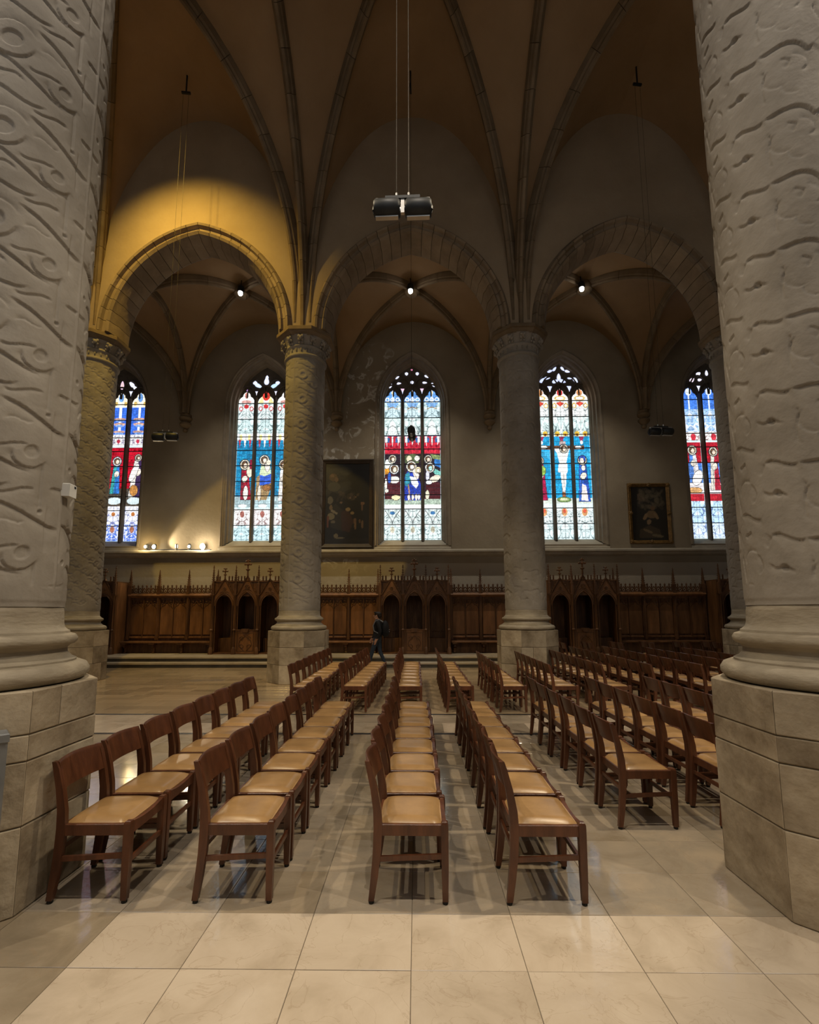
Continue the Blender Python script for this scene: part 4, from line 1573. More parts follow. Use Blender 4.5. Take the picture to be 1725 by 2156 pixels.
for k in range(-2, 3):
    xw = XC - .03 + BAY * k
    cvs = window_canvas(k)
    wnd = empty('window_%d' % (k + 3))
    tag(wnd, WLAB[k], 'window', kind='structure')
    # moulded jamb of the opening
    rings = [(WO + .10, WH + .10, YW - .005), (WO + .09, WH + .09, YW - .05), (WO + .03, WH + .03, YW - .06), (WO, WH, YW), (WO - .03, WH - .03, YW + .06), (WO - .075, WH - .06, YW + .08), (WO - .085, WH - .07, YW + .18),
             (WO - .045, WH - .06, YW + .21), (WO - .085, WH - .10, YW + .25), (WO - .135, WH - .12, YW + .29), (WO - .145, WH - .13, YW + .40), (WO - .19, WH - .2, YW + .44), (1.09, 1.72, YG - .01), (1.07, 1.70, YG + .01)]
    vs, n = [], 0
    for (w, h, y) in rings:
        o = outline(w, h, ZSILL + (y - YW) * .5, ZSPR)
        n = len(o)
        vs += [(x + xw, y, z) for x, z in o]
    fs = [(i * n + j, i * n + j + 1, (i + 1) * n + j + 1, (i + 1) * n + j) for i in range(len(rings) - 1) for j in range(n - 1)]
    MB().add(vs, fs).build('jamb', M['jamb'], wnd, True, 30)
    MB().add([(xw - WO - .1, YW - .06, 3.93), (xw + WO + .1, YW - .06, 3.93), (xw + WO + .1, YW - .06, 4.0), (xw - WO - .1, YW - .06, 4.0), (xw - 1.12, YG, 4.36), (xw + 1.12, YG, 4.36)],
             [(0, 1, 2, 3), (3, 2, 5, 4)]).build('sill', M['sill'], wnd)
    # dark stone plate behind the small lights
    MB().prism_y([(x + xw, z) for x, z in outline(1.10, 1.72, 4.3, ZSPR)], YG - .005, YG + .06).build('tracery_plate', M['tracery'], wnd)
    for mx in (-.378, .378):
        MB().prism_z([(xw + mx - .03, YG - .19), (xw + mx + .03, YG - .19), (xw + mx + .062, YG - .10), (xw + mx + .062, YG), (xw + mx - .062, YG), (xw + mx - .062, YG - .10)], 4.3, 9.98).build('mullion', M['tracery'], wnd)
    # curved bars of the tracery
    tb = MB()
    for mx in (-.756, 0, .756):
        pts = []
        for i in range(15):
            a = math.pi * i / 14
            pts.append((xw + mx + .36 * math.cos(a), YG - .05, 9.86 + .62 * math.sin(a) ** .8))
        tb.tube(pts, .035, 6)
    for mx in (-.378, .378):
        tb.tube([(xw + mx + .36 * math.cos(math.pi * i / 12) * (1 - .0), YG - .05, 10.0 + .75 * math.sin(math.pi * i / 12)) for i in range(13)], .028, 6)
    tb.build('tracery', M['tracery'], wnd, True, 60)
    for i, (a, b) in enumerate(LX):
        xa, xb = u2x(a), u2x(b)
        xm = (xa + xb) / 2
        for q in range(len(BARS) - 1):
            zt, zb = u2z(BARS[q]), u2z(BARS[q + 1])
            fn = lambda gx, gz: cvs.sample(gx * UPX + XM_U, 2090 - (gz - ZB) * UPZ)
            mk = None
            if q == 0:
                z0h = zb
                mk = lambda gx, gz: head_mask(gx - xm, gz - z0h)
            pane('pane', fn, xa, xb, zb, zt, xw, wnd, M['glass'], YG - .02, mk)
            if q:
                MB().box(xw + xa - .02, xw + xb + .02, YG - .045, YG - .022, zt - .013, zt + .013).build('saddle_bar', M['black_metal'], wnd)
    for (px, py, L, wd, an, cl) in TRAC[k]:
        petal('tracery_light', u2x(px), u2z(py), L / UPX, wd / UPX, an, cl, xw, wnd)
# ================================================================ confessionals and wainscot benches
ZP = .30                       # platform height


def arch_pts(w, zs, h, n=10):
    """(x,z) of a pointed arch from left spring to right spring"""
    return outline(w, h, zs, zs, n)[1:-1]


def crocket_pinnacle(mb, x, y, z0, z1, w=.035):
    """square shaft, tapering spire with crockets and a bud"""
    zm = z0 + (z1 - z0) * .34
    mb.box(x - w, x + w, y - w, y + w, z0, zm)
    for k in range(4):
        s = (-1, 1)[k % 2]
    mb.lathe([(w * 1.5, zm), (w * 1.5, zm + .02), (w * .9, zm + .05), (w * .42, z1 - .13), (w * .3, z1 - .10)], 4, (x, y, 0), math.pi / 4)
    q = zm + .09
    while q < z1 - .14:
        t = (q - zm) / (z1 - .1 - zm)
        r = w * 1.25 * (1 - t) + .012
        for a in range(4):
            mb.ball((x + r * math.cos(a * math.pi / 2), y + r * math.sin(a * math.pi / 2), q), .014, .014, .018, 5, 3)
        q += .075
    mb.ball((x, y, z1 - .075), .03, .03, .026, 6, 4)
    mb.ball((x, y, z1 - .025), .018, .018, .03, 6, 4)


def cross_finial(mb, x, y, z0, z1, s):
    """a leafy cross on a stalk"""
    mb.lathe([(.028 * s, z0), (.022 * s, z0 + (z1 - z0) * .3), (.06 * s, z0 + (z1 - z0) * .36), (.06 * s, z0 + (z1 - z0) * .40), (.022 * s, z0 + (z1 - z0) * .43), (.02 * s, z1 - .04)], 8, (x, y, 0))
    zc = z0 + (z1 - z0) * .70
    for dx in (-.075 * s, .075 * s):
        mb.ball((x + dx, y, zc), .035 * s, .03 * s, .032 * s, 6, 4)
    mb.ball((x, y, zc), .05 * s, .04 * s, .045 * s, 6, 4)
    for dx in (-.045 * s, .045 * s):
        mb.ball((x + dx, y, zc + .09 * s), .024 * s, .02 * s, .026 * s, 6, 4)
    mb.ball((x, y, z1 - .03), .026 * s, .026 * s, .035 * s, 6, 4)


def small_bud(mb, x, y, z0, h):
    mb.lathe([(.034, z0), (.020, z0 + h * .35), (.036, z0 + h * .5), (.016, z0 + h * .6)], 6, (x, y, 0))
    mb.ball((x, y, z0 + h * .74), .036, .026, h * .16, 6, 4)
    mb.ball((x, y, z0 + h * .93), .010, .010, h * .08, 5, 3)


CW = 1.145                     # half width of a confessional
PX_ = [-CW, -.385, .385, CW]   # its four posts
CY = 16.12


def gable_panel(x0, x1, zcap, zap_arch, zsp, zap_gable):
    """front panel with an arch cut out below and a gable above"""
    xm, w = (x0 + x1) / 2, (x1 - x0) / 2
    wi = w - .05
    mb = MB()
    xs = [x0 + (x1 - x0) * i / 28 for i in range(29)]
    top = lambda x: zcap + (zap_gable - zcap) * (1 - abs(x - xm) / w)
    bot = lambda x: zsp - .02 if abs(x - xm) >= wi else zsp + pointed(x - xm, wi, zap_arch - zsp)
    vs = []
    for y in (CY, CY + .05):
        for x in xs:
            vs += [(x, y, bot(x)), (x, y, max(top(x), bot(x) + .04))]
    n = len(xs)
    fs = []
    for i in range(n - 1):
        fs.append((2 * i, 2 * i + 2, 2 * i + 3, 2 * i + 1))
        o = 2 * n
        fs.append((o + 2 * i + 1, o + 2 * i + 3, o + 2 * i + 2, o + 2 * i))
        fs.append((2 * i, o + 2 * i, o + 2 * i + 2, 2 * i + 2))
        fs.append((2 * i + 1, 2 * i + 3, o + 2 * i + 3, o + 2 * i + 1))
    mb.add(vs, fs)
    return mb, xm, w, wi


def make_confessional():
    root = empty('confessional', (0, 0, 0))
    W_ = M['wood']
    MB().box(-CW - .02, CW + .02, CY + .86, CY + .92, ZP, 2.74).build('back_panel', W_, root)
    for x in (-CW, CW):
        MB().box(x - .03, x + .03, CY + .06, CY + .88, ZP, 2.70).build('side_panel', M['wood_panel'], root)
    for x in (-.385, .385):
        MB().box(x - .025, x + .025, CY + .06, CY + .86, ZP, 2.70).build('divider', W_, root)
    MB().box(-CW - .02, CW + .02, CY + .02, CY + .92, 2.70, 2.74).build('shade_board', W_, root)  # unseen top board, added to keep the inside of the booths dark
    MB().box(-CW, CW, CY + .01, CY + .86, ZP, ZP + .04).build('floor_board', W_, root)
    fz = MB().box(-CW - .02, CW + .02, CY + .03, CY + .07, 2.22, 2.70)
    fz.build('frieze', W_, root)
    # kneelers in the side booths
    for s in (-1, 1):
        MB().bbox(s * .765 - .33, s * .765 + .33, CY + .5, CY + .84, ZP + .04, ZP + .5, .01).build('kneeler', W_, root)
        MB().box(s * .765 - .33, s * .765 + .33, CY + .8, CY + .84, 1.02, 1.06).build('shelf', W_, root)
    # posts with shaft, base, ring and capital
    for x in PX_:
        mb = MB()
        mb.box(x - .05, x + .05, CY - .02, CY + .07, ZP, 2.26)
        mb.lathe([(.075, ZP), (.075, ZP + .16), (.05, ZP + .22), (.035, ZP + .24), (.03, 1.06), (.055, 1.08), (.06, 1.10), (.03, 1.14), (.027, 2.18), (.06, 2.24), (.06, 2.28)], 8, (x, CY - .045, 0), math.pi / 8)
        mb.box(x - .07, x + .07, CY - .10, CY + .05, 2.255, 2.285)
        p = mb.build('post', W_, root, True, 30)
        pn = MB()
        crocket_pinnacle(pn, x, CY - .03, 2.285, 3.26, .042)
        pn.build('pinnacle', W_, p, True, 40)
    for i in range(3):
        x0, x1 = PX_[i] + .045, PX_[i + 1] - .045
        mid = i == 1
        zg = 2.93 if mid else 2.83
        mb, xm, w, wi = gable_panel(x0, x1, 2.26, 2.37 if mid else 2.29, 1.92, zg)
        g = mb.build('gable', M['wood_panel'], root)
        # mouldings along arch and gable
        mo = MB()
        for dy, ins, rr_ in ((-.012, 0, .022), (-.004, .045, .014)):
            mo.tube([(xm + x, CY + dy, z) for x, z in arch_pts(wi + ins, 1.90, (2.37 if mid else 2.29) - 1.90 + ins)], rr_, 6)
        mo.tube([(x0 + .02, CY - .012, 2.28), (xm, CY - .012, zg - .01), (x1 - .02, CY - .012, 2.28)], .020, 6)
        mo.tube([(x0 + .05, CY - .004, 2.27), (xm, CY - .004, zg - .075), (x1 - .05, CY - .004, 2.27)], .012, 6)
        for s in (-1, 1):
            mo.tube([(xm + s * wi, CY - .01, 1.92), (xm + s * wi, CY - .01, ZP + .1)], .016, 6)
            for q in range(5):
                t = .16 + q * .16
                mo.ball((xm + s * w * (1 - t), CY - .015, 2.27 + (zg - 2.27) * t + .025), .022, .018, .022, 5, 3)
        mo.build('moulding', W_, g, True, 50)
        # carved roundel and leaves in the gable
        cv = MB()
        zc = 2.53 if mid else 2.46
        rr_ = .075 if mid else .05
        cv.tube([(xm + rr_ * math.cos(a * math.pi / 8), CY - .008, zc + rr_ * math.sin(a * math.pi / 8)) for a in range(17)], .012, 5)
        for a in range(5):
            cv.ball((xm + rr_ * .5 * math.cos(a * 1.257), CY - .004, zc + rr_ * .5 * math.sin(a * 1.257)), .022, .016, .022, 5, 3)
        for s in (-1, 1):
            cv.tube([(xm + s * .02, CY - .004, zc - .10), (xm + s * .09, CY - .006, zc - .085), (xm + s * .15, CY - .004, zc - .13)], .012, 5)
        cv.build('carving', W_, g, True, 60)
        fi = MB()
        cross_finial(fi, xm, CY - .01, zg - .02, 3.46 if mid else 3.17, 1.25 if mid else .95)
        fi.build('finial', W_, g, True, 50)
    cr = MB()
    cr.box(-CW - .03, CW + .03, CY - .0, CY + .09, 2.70, 2.745)
    x = -CW + .08
    while x < CW:
        if min(abs(x - p) for p in (-.765, 0, .765)) > .09 and min(abs(x - p) for p in PX_) > .05:
            small_bud(cr, x, CY + .045, 2.74, .18)
        x += .105
    cr.build('cresting', W_, root, True, 45)
    # half door with a ledge and a carved panel
    hd = MB().bbox(-.33, .33, CY - .015, CY + .03, ZP + .02, 1.09, .004).build('half_door', M['wood_panel'], root)
    ld = MB().box(-.36, .36, CY - .05, CY + .06, 1.085, 1.115)
    ld.prism_y([(-.12, 1.115), (-.08, 1.02), (.08, 1.02), (.12, 1.115), (.12, 1.14), (-.12, 1.14)], CY - .09, CY + .04)
    ld.build('ledge', W_, hd)
    cv = MB()
    for s in (-1, 1):
        cv.tube([(s * (.05 + .16 * math.sin(t * .35)), CY - .022, .42 + .05 * t + .02 * math.sin(t * 1.1)) for t in range(0, 11)], .014, 5)
        cv.tube([(s * (.13 + .07 * math.cos(t * .7)), CY - .022, .55 + .07 * math.sin(t * .7)) for t in range(8)], .012, 5)
        cv.tube([(s * (.13 + .06 * math.cos(t * .7)), CY - .022, .82 + .06 * math.sin(t * .7)) for t in range(8)], .012, 5)
        cv.box(s * .26 - .012, s * .26 + .012, CY - .022, CY, .40, 1.0)
    cv.box(-.26, .26, CY - .022, CY, .395, .415)
    cv.box(-.26, .26, CY - .022, CY, .985, 1.005)
    cv.build('carving', W_, hd, True, 50)
    return root


BW = (BAY * .985 - 2 * CW) / 2 - .10          # half width of a bench unit
BYB = 16.78


def make_wainscot():
    root = empty('wainscot_bench', (0, 0, 0))
    W_ = M['wood']
    MB().box(-BW, BW, BYB + .06, BYB + .10, ZP, 2.28).build('back_board', W_, root)
    nU = 3
    uw = 2 * BW / nU
    for u in range(nU):
        x0 = -BW + u * uw
        for h in range(2):
            a, b = x0 + .06 + h * (uw - .10) / 2, x0 + .04 + (h + 1) * (uw - .10) / 2
            MB().bbox(a + .015, b - .015, BYB + .02, BYB + .065, .92, 1.98, .01).build('panel', M['wood_panel'], root)
            # pierced trefoil head of the panel
            ph = MB()
            xm, w = (a + b) / 2, (b - a) / 2 - .015
            for s in (-1, 1):
                ph.tube([(xm + s * w, BYB + .02, 1.80), (xm + s * w * .75, BYB + .015, 1.90), (xm + s * w * .35, BYB + .015, 1.93), (xm + s * w * .2, BYB + .015, 2.0), (xm, BYB + .015, 2.10)], .014, 5)
                ph.ball((xm + s * w * .72, BYB + .01, 1.97), .035, .014, .03, 6, 4)
                ph.ball((xm + s * w * .62, BYB + .01, 2.06), .03, .012, .03, 6, 4)
            ph.box(a, b, BYB + .02, BYB + .05, 2.12, 2.2)
            ph.build('panel_head', W_, root, True, 50)
            MB().bbox(a + .01, b - .01, BYB - .01, BYB + .06, .80, .86, .012).build('panel_sill', M['wood_panel'], root)
            if h == 0:
                MB().box(b - .002, b + .022, BYB - .01, BYB + .06, .80, 2.18).build('muntin', W_, root)
    for u in range(nU + 1):
        x = -BW + u * uw
        x = min(max(x, -BW + .03), BW - .03)
        st = MB()
        st.box(x - .055, x + .055, BYB - .02, BYB + .08, .70, 2.28)
        st.box(x - .03, x + .03, BYB - .06, BYB, .74, 2.22)
        st.box(x - .045, x + .045, BYB - .075, BYB, .74, .86)
        p = st.build('stile', W_, root)
        pn = MB()
        crocket_pinnacle(pn, x, BYB - .02, 2.28, 3.18, .058)
        pn.build('pinnacle', W_, p, True, 40)
    co = MB()
    co.sweep([((x, BYB, 0), (0, 1, 0), (0, 0, 1)) for x in (-BW, BW)], [(.1, 2.20), (-.03, 2.20), (-.07, 2.23), (-.075, 2.25), (-.11, 2.255), (-.11, 2.275), (-.05, 2.34), (.1, 2.34)])
    co.build('cornice', M['wood_panel'], root)
    for u in range(nU):
        x0 = -BW + u * uw + .07
        x1 = x0 + uw - .14
        cr = MB()
        n = 6
        s = (x1 - x0) / n
        y = BYB - .005
        for q in range(n + 1):
            a = x0 + q * s
            if q < n:
                cr.tube([(a, y, 2.34), (a + s * .5, y, 2.44), (a + s, y, 2.54)], .020, 5)
                cr.tube([(a + s, y, 2.34), (a + s * .5, y, 2.44), (a, y, 2.54)], .020, 5)
                cr.ball((a + s * .5, y, 2.385), .03, .016, .03, 5, 3)
                cr.ball((a, y, 2.43), .03, .016, .036, 5, 3)
            if 0 < q < n or True:
                xx = a + (s * .5 if False else 0)
                if q < n:
                    small_bud(cr, a + s * .5, y, 2.46, .20)
        cr.box(x0, x1, y - .02, y + .02, 2.335, 2.355)
        cr.build('cresting', W_, root, True, 50)
    # seat, front board and scrolled brackets
    MB().bbox(-BW, BW, BYB - .42, BYB + .08, .655, .705, .012).build('bench_seat', M['wood_panel'], root)
    MB().box(-BW + .05, BW - .05, BYB - .16, BYB - .12, ZP, .655).build('front_board', W_, root)
    for u in range(nU + 1):
        x = -BW + .12 + (2 * BW - .24) * u / nU
        br = MB()
        pts = [(0, .655), (-.26, .655), (-.27, .61), (-.20, .58), (-.22, .52), (-.13, .47), (-.12, .38), (-.15, ZP + .02), (0, ZP + .02)]
        vs = [(x + s, BYB - .12 + a, z) for s in (-.035, .035) for a, z in pts]
        n = len(pts)
        br.add(vs, [tuple(range(n - 1, -1, -1)), tuple(range(n, 2 * n))] + [(i, (i + 1) % n, n + (i + 1) % n, n + i) for i in range(n)])
        br.box(x - .09, x + .09, BYB - .40, BYB - .12, .60, .655)
        br.build('bracket', W_, root)
    return root


conf = make_confessional()
CLAB = {-2: 'carved oak confessional at far left, mostly behind the yellow-lit column', -1: 'carved oak confessional below the window with riders',
        0: 'carved oak confessional below the middle window', 1: 'carved oak confessional right of the column, below the window with a cross', 2: 'carved oak confessional at far right behind the column'}
BLAB = {-2: 'oak wainscot bench left of the view', -1: 'oak wainscot bench with pierced cresting below the lit spotlights', 0: 'oak wainscot bench behind the walking person',
        1: 'oak wainscot bench right of the middle confessional, partly behind the column', 2: 'oak wainscot bench below the gilt framed painting at right'}
for k in range(-2, 3):
    o = conf if k == -2 else copy_tree(conf)
    o.location = (XC + .03 + BAY * k * .985, 0, 0)
    tag(o, CLAB[k], 'confessional', 'carved confessionals along the wall')
wai = make_wainscot()
first = True
for k in range(-1, 3):
    o = wai if first else copy_tree(wai)
    first = False
    o.location = (XC + .03 + BAY * (k - .5) * .985, 0, 0)
    tag(o, BLAB[k], 'bench', 'panelled wainscot benches along the wall')
# ================================================================ chairs
CWD = .45                       # width of a chair along its row


def chair_parts():
    """mesh data of one chair that faces +X; origin on the floor in its middle"""
    P = {}
    hw = CWD / 2 - .022
    # front leg: square, slightly tapered, rounded top
    mb = MB()
    s = .0215
    mb.sweep([((.0, 0, z), (q, 0, 0), (0, q, 0)) for z, q in ((.018, .78), (.20, .95), (.42, 1.0), (.444, .96), (.455, .78), (.459, .5))],
             [(-s, -s), (s, -s), (s, s), (-s, s)])
    P['front_leg'] = mb.mesh('leg', False)
    # rear leg: sabre-curved post that carries the backrest
    mb = MB()
    pts = [(-.235, .018), (-.218, .14), (-.203, .28), (-.197, .42), (-.202, .52), (-.222, .64), (-.252, .76), (-.266, .80)]
    path = []
    for i, (x, z) in enumerate(pts):
        w = (.017, .021, .024, .026, .024, .021, .018, .013)[i]
        path.append(((x, 0, z), (w, 0, 0), (0, .0165, 0)))
    mb.sweep(path, [(-1, -1), (1, -1), (1, 1), (-1, 1)])
    P['rear_leg'] = mb.mesh('leg', True, 40)
    # seat frame: four rails, the front one hollowed
    mb = MB()
    for sy in (-1, 1):
        mb.bbox(-.19, .195, sy * hw - .013, sy * hw + .013, .378, .442, .004)
    mb.box(-.205, -.18, -hw, hw, .378, .436)
    n = 8
    for i in range(n):
        y0, y1 = -hw + 2 * hw * i / n, -hw + 2 * hw * (i + 1) / n
        d = lambda y: .452 - .024 * (1 - (y / hw) ** 2)
        mb.add([(.185, y0, .375), (.211, y0, .375), (.211, y1, .375), (.185, y1, .375), (.185, y0, d(y0)), (.211, y0, d(y0)), (.211, y1, d(y1)), (.185, y1, d(y1))],
               [(0, 3, 2, 1), (4, 5, 6, 7), (0, 1, 5, 4), (2, 3, 7, 6), (1, 2, 6, 5), (3, 0, 4, 7)])
    P['seat_frame'] = mb.mesh('seat_frame', False)
    # padded seat
    mb = MB()
    nx, ny = 12, 12
    vs = []
    for j in range(ny + 1):
        for i in range(nx + 1):
            u, v = i / nx * 2 - 1, j / ny * 2 - 1
            e = (1 - abs(u) ** 6) * (1 - abs(v) ** 6)
            ed = max(0, e) ** .45
            rc = 1 - .03 * (abs(u) * abs(v)) ** 4
            x = -.002 + .192 * u * rc
            y = (hw - .006 + .012 * (u * .5 + .5)) * v * rc
            z = .434 + .036 * ed - .012 * (1 - v * v) * (.5 + .5 * u) + .004 * math.cos(u * 1.5) * ed
            vs.append((x, y, z))
    fs = [(j * (nx + 1) + i, j * (nx + 1) + i + 1, (j + 1) * (nx + 1) + i + 1, (j + 1) * (nx + 1) + i) for j in range(ny) for i in range(nx)]
    mb.add(vs, fs)
    # its underside
    mb.box(-.185, .185, -hw + .012, hw - .012, .424, .436)
    P['cushion'] = mb.mesh('cushion', True, 60)
    # curved backrest board
    mb = MB()
    n = 10
    path = []
    for i in range(n + 1):
        v = i / n * 2 - 1
        bow = -.034 * (1 - v * v)
        path.append((Vector((bow, v * hw, 0)), Vector((1, 0, 0)), Vector((0, 0, 1))))
    zl = lambda: None
    prof = [(-.218, .640), (-.200, .640), (-.205, .660), (-.240, .780), (-.246, .796), (-.254, .801), (-.262, .796), (-.258, .780), (-.232, .700)]
    rows = []
    for i in range(n + 1):
        v = i / n * 2 - 1
        bow = -.034 * (1 - v * v)
        lift = .008 * (1 - v * v)
        rows += [(x + bow, v * hw, z + (lift if z > .7 else -lift * .5)) for x, z in prof]
    k = len(prof)
    fs = [(i * k + j, i * k + (j + 1) % k, (i + 1) * k + (j + 1) % k, (i + 1) * k + j) for i in range(n) for j in range(k)]
    fs += [tuple(range(k - 1, -1, -1)), tuple(n * k + j for j in range(k))]
    mb.add(rows, fs)
    P['backrest'] = mb.mesh('backrest', True, 45)
    mb = MB()
    mb.sweep([((-.205, 0, .245), (0, .009, 0), (0, 0, .014)), ((.20, 0, .262), (0, .009, 0), (0, 0, .014))], [(-1, -1), (1, -1), (1, 1), (-1, 1)])
    P['side_stretcher'] = mb.mesh('stretcher', False)
    mb = MB()
    mb.box(-.009, .009, -hw, hw, -.014, .014)
    P['cross_stretcher'] = mb.mesh('stretcher', False)
    mb = MB()
    mb.lathe([(.015, 0), (.017, .004), (.017, .016), (.014, .022)], 8)
    P['foot'] = mb.mesh('rubber_foot', True)
    for q in P:
        P[q].materials.append(M['leather'] if q == 'cushion' else M['rubber'] if q == 'foot' else M['chairwood'])
    return P, hw


CP, CHW = chair_parts()


def make_chair(feet):
    c = empty('church_chair')
    mobj('cushion', CP['cushion'], None, c)
    mobj('seat_frame', CP['seat_frame'], None, c)
    mobj('backrest', CP['backrest'], None, c)
    for s in (-1, 1):
        f = mobj('leg', CP['front_leg'], None, c, (.200, s * CHW, 0))
        r = mobj('leg', CP['rear_leg'], None, c, (0, s * CHW, 0))
        mobj('stretcher', CP['side_stretcher'], None, c, (0, s * CHW, 0))
        if feet:
            mobj('rubber_foot', CP['foot'], None, f)
            mobj('rubber_foot', CP['foot'], None, r, (-.235, 0, 0))
    mobj('stretcher', CP['cross_stretcher'], None, c, (.200, 0, .225))
    mobj('stretcher', CP['cross_stretcher'], None, c, (-.208, 0, .30))
    return c


proto = {True: make_chair(True), False: make_chair(False)}
used = {True: False, False: False}


def put_chair(x, y, rz, label, group, feet):
    if not used[feet]:
        o = proto[feet]
        used[feet] = True
    else:
        o = copy_tree(proto[feet])
    o.location = (x, y, 0)
    o.rotation_euler = (0, 0, rz)
    tag(o, label, 'chair', group)


def row(xs, ys, n, rowname, block, feet, pitch=.49, drift=0.0, seed=0):
    rr = random.Random(seed)
    for i in range(n):
        y = ys + pitch * (i + .5)
        x = xs + drift * i + rr.uniform(-.008, .008)
        lab = 'tan-seated wooden chair, %s from the camera, %s row of %s' % (ORD[i], rowname, block)
        put_chair(x, y + rr.uniform(-.006, .006), math.atan2(-drift, pitch) + rr.uniform(-.012, .012), lab, 'chairs in the ' + block, feet)


# rows of the front block: x of the chair's middle, y of its nearest side, count
FRONT = [(-1.945, 2.98, 8, -.014), (-1.075, 2.99, 8, -.004), (-.045, 2.99, 8, 0), (.775, 2.99, 8, 0), (1.83, 3.99, 6, -.006), (2.63, 4.0, 6, -.006), (3.44, 4.0, 6, -.006)]
for i, (x, y, n, dr) in enumerate(FRONT):
    row(x, y, n, 'leftmost' if i == 0 else ORD[i] + ' left', 'front block', True, .49, dr, i)
BACK = [(-1.92, 8.2, 8, .0), (-1.06, 8.3, 8, .01), (-.14, 8.3, 8, 0), (.73, 8.3, 8, 0), (1.63, 8.3, 6, 0), (2.50, 8.3, 6, 0), (3.37, 8.3, 7, 0), (4.20, 8.3, 9, 0), (5.05, 8.3, 9, 0), (5.92, 8.3, 8, 0), (6.80, 8.3, 8, 0)]
for i, (x, y, n, dr) in enumerate(BACK):
    row(x, y, n, 'leftmost' if i == 0 else ORD[i] + ' left', 'rear block', False, .49 if i != 6 else .465, dr, 20 + i)
THIRD = [4.42, 5.18, 6.02, 6.92, 7.9, 8.75]
for i, x in enumerate(THIRD):
    row(x, 13.72, 2, 'leftmost' if i == 0 else ORD[i] + ' left', 'last block by the wall', False, .49, 0, 40 + i)
# ================================================================ paintings
def painting(name, label, x0, x1, z0, z1, y, fw_, frame_mat, draw, gilt, tone_=1.0):
    t = empty(name, ((x0 + x1) / 2, y, z0))
    tag(t, label, 'painting')
    w, h = (x1 - x0) / 2, z1 - z0
    prof = [(0, 0), (0, -.06), (fw_ * .25, -.085), (fw_ * .5, -.06), (fw_ * .75, -.05), (fw_ * .95, -.035), (fw_, -.02), (fw_, 0)]
    for side in range(4):
        mb = MB()
        if side in (0, 2):
            sgn = 1 if side == 0 else -1
            zz = 0 if side == 0 else h
            a = [(-w + d, yy, zz + sgn * d) for d, yy in prof]
            b = [(w - d, yy, zz + sgn * d) for d, yy in prof]
        else:
            sgn = 1 if side == 1 else -1
            xx = -w if side == 1 else w
            a = [(xx + sgn * d, yy, d) for d, yy in prof]
            b = [(xx + sgn * d, yy, h - d) for d, yy in prof]
        n = len(prof)
        mb.add(a + b, [(i, (i + 1) % n, n + (i + 1) % n, n + i) for i in range(n)])
        mb.build('frame_rail', frame_mat, t, True, 40)
    if gilt:
        for (cx, cz) in ((-w + fw_ / 2, fw_ / 2), (w - fw_ / 2, fw_ / 2), (-w + fw_ / 2, h - fw_ / 2), (w - fw_ / 2, h - fw_ / 2), (-w + fw_ / 2, h / 2), (w - fw_ / 2, h / 2), (0, fw_ / 2), (0, h - fw_ / 2)):
            mb = MB()
            for a in range(5):
                mb.ball((cx + .045 * math.cos(a * 1.257), -.07, cz + .045 * math.sin(a * 1.257)), .04, .02, .04, 6, 4)
            mb.ball((cx, -.08, cz), .035, .025, .035, 6, 4)
            mb.build('frame_ornament', frame_mat, t, True, 60)
    cv = Canvas(0, 0, 1000, 1000 * (h - 2 * fw_) / (2 * w - 2 * fw_), 9, (.010, .008, .006))
    draw(cv)
    cv.a *= tone_
    hh = h - 2 * fw_
    fn = lambda gx, gz: cv.sample((gx + w - fw_) / (2 * w - 2 * fw_) * 1000, (h - fw_ - gz) / hh * cv.y1)
    o = pane('canvas', fn, -w + fw_ - .005, w - fw_ + .005, fw_ - .005, h - fw_ + .005, 0, t, M['canvas'], -.02, None, .02)
    return t


def blob(c, rr_, n, x0, x1, y0, y1, cols, s0, s1, al=.8):
    for _ in range(n):
        c.ell(rr_.uniform(x0, x1), rr_.uniform(y0, y1), rr_.uniform(s0, s1), rr_.uniform(s0, s1) * 1.4, rr_.choice(cols), rr_.uniform(0, 3), al)


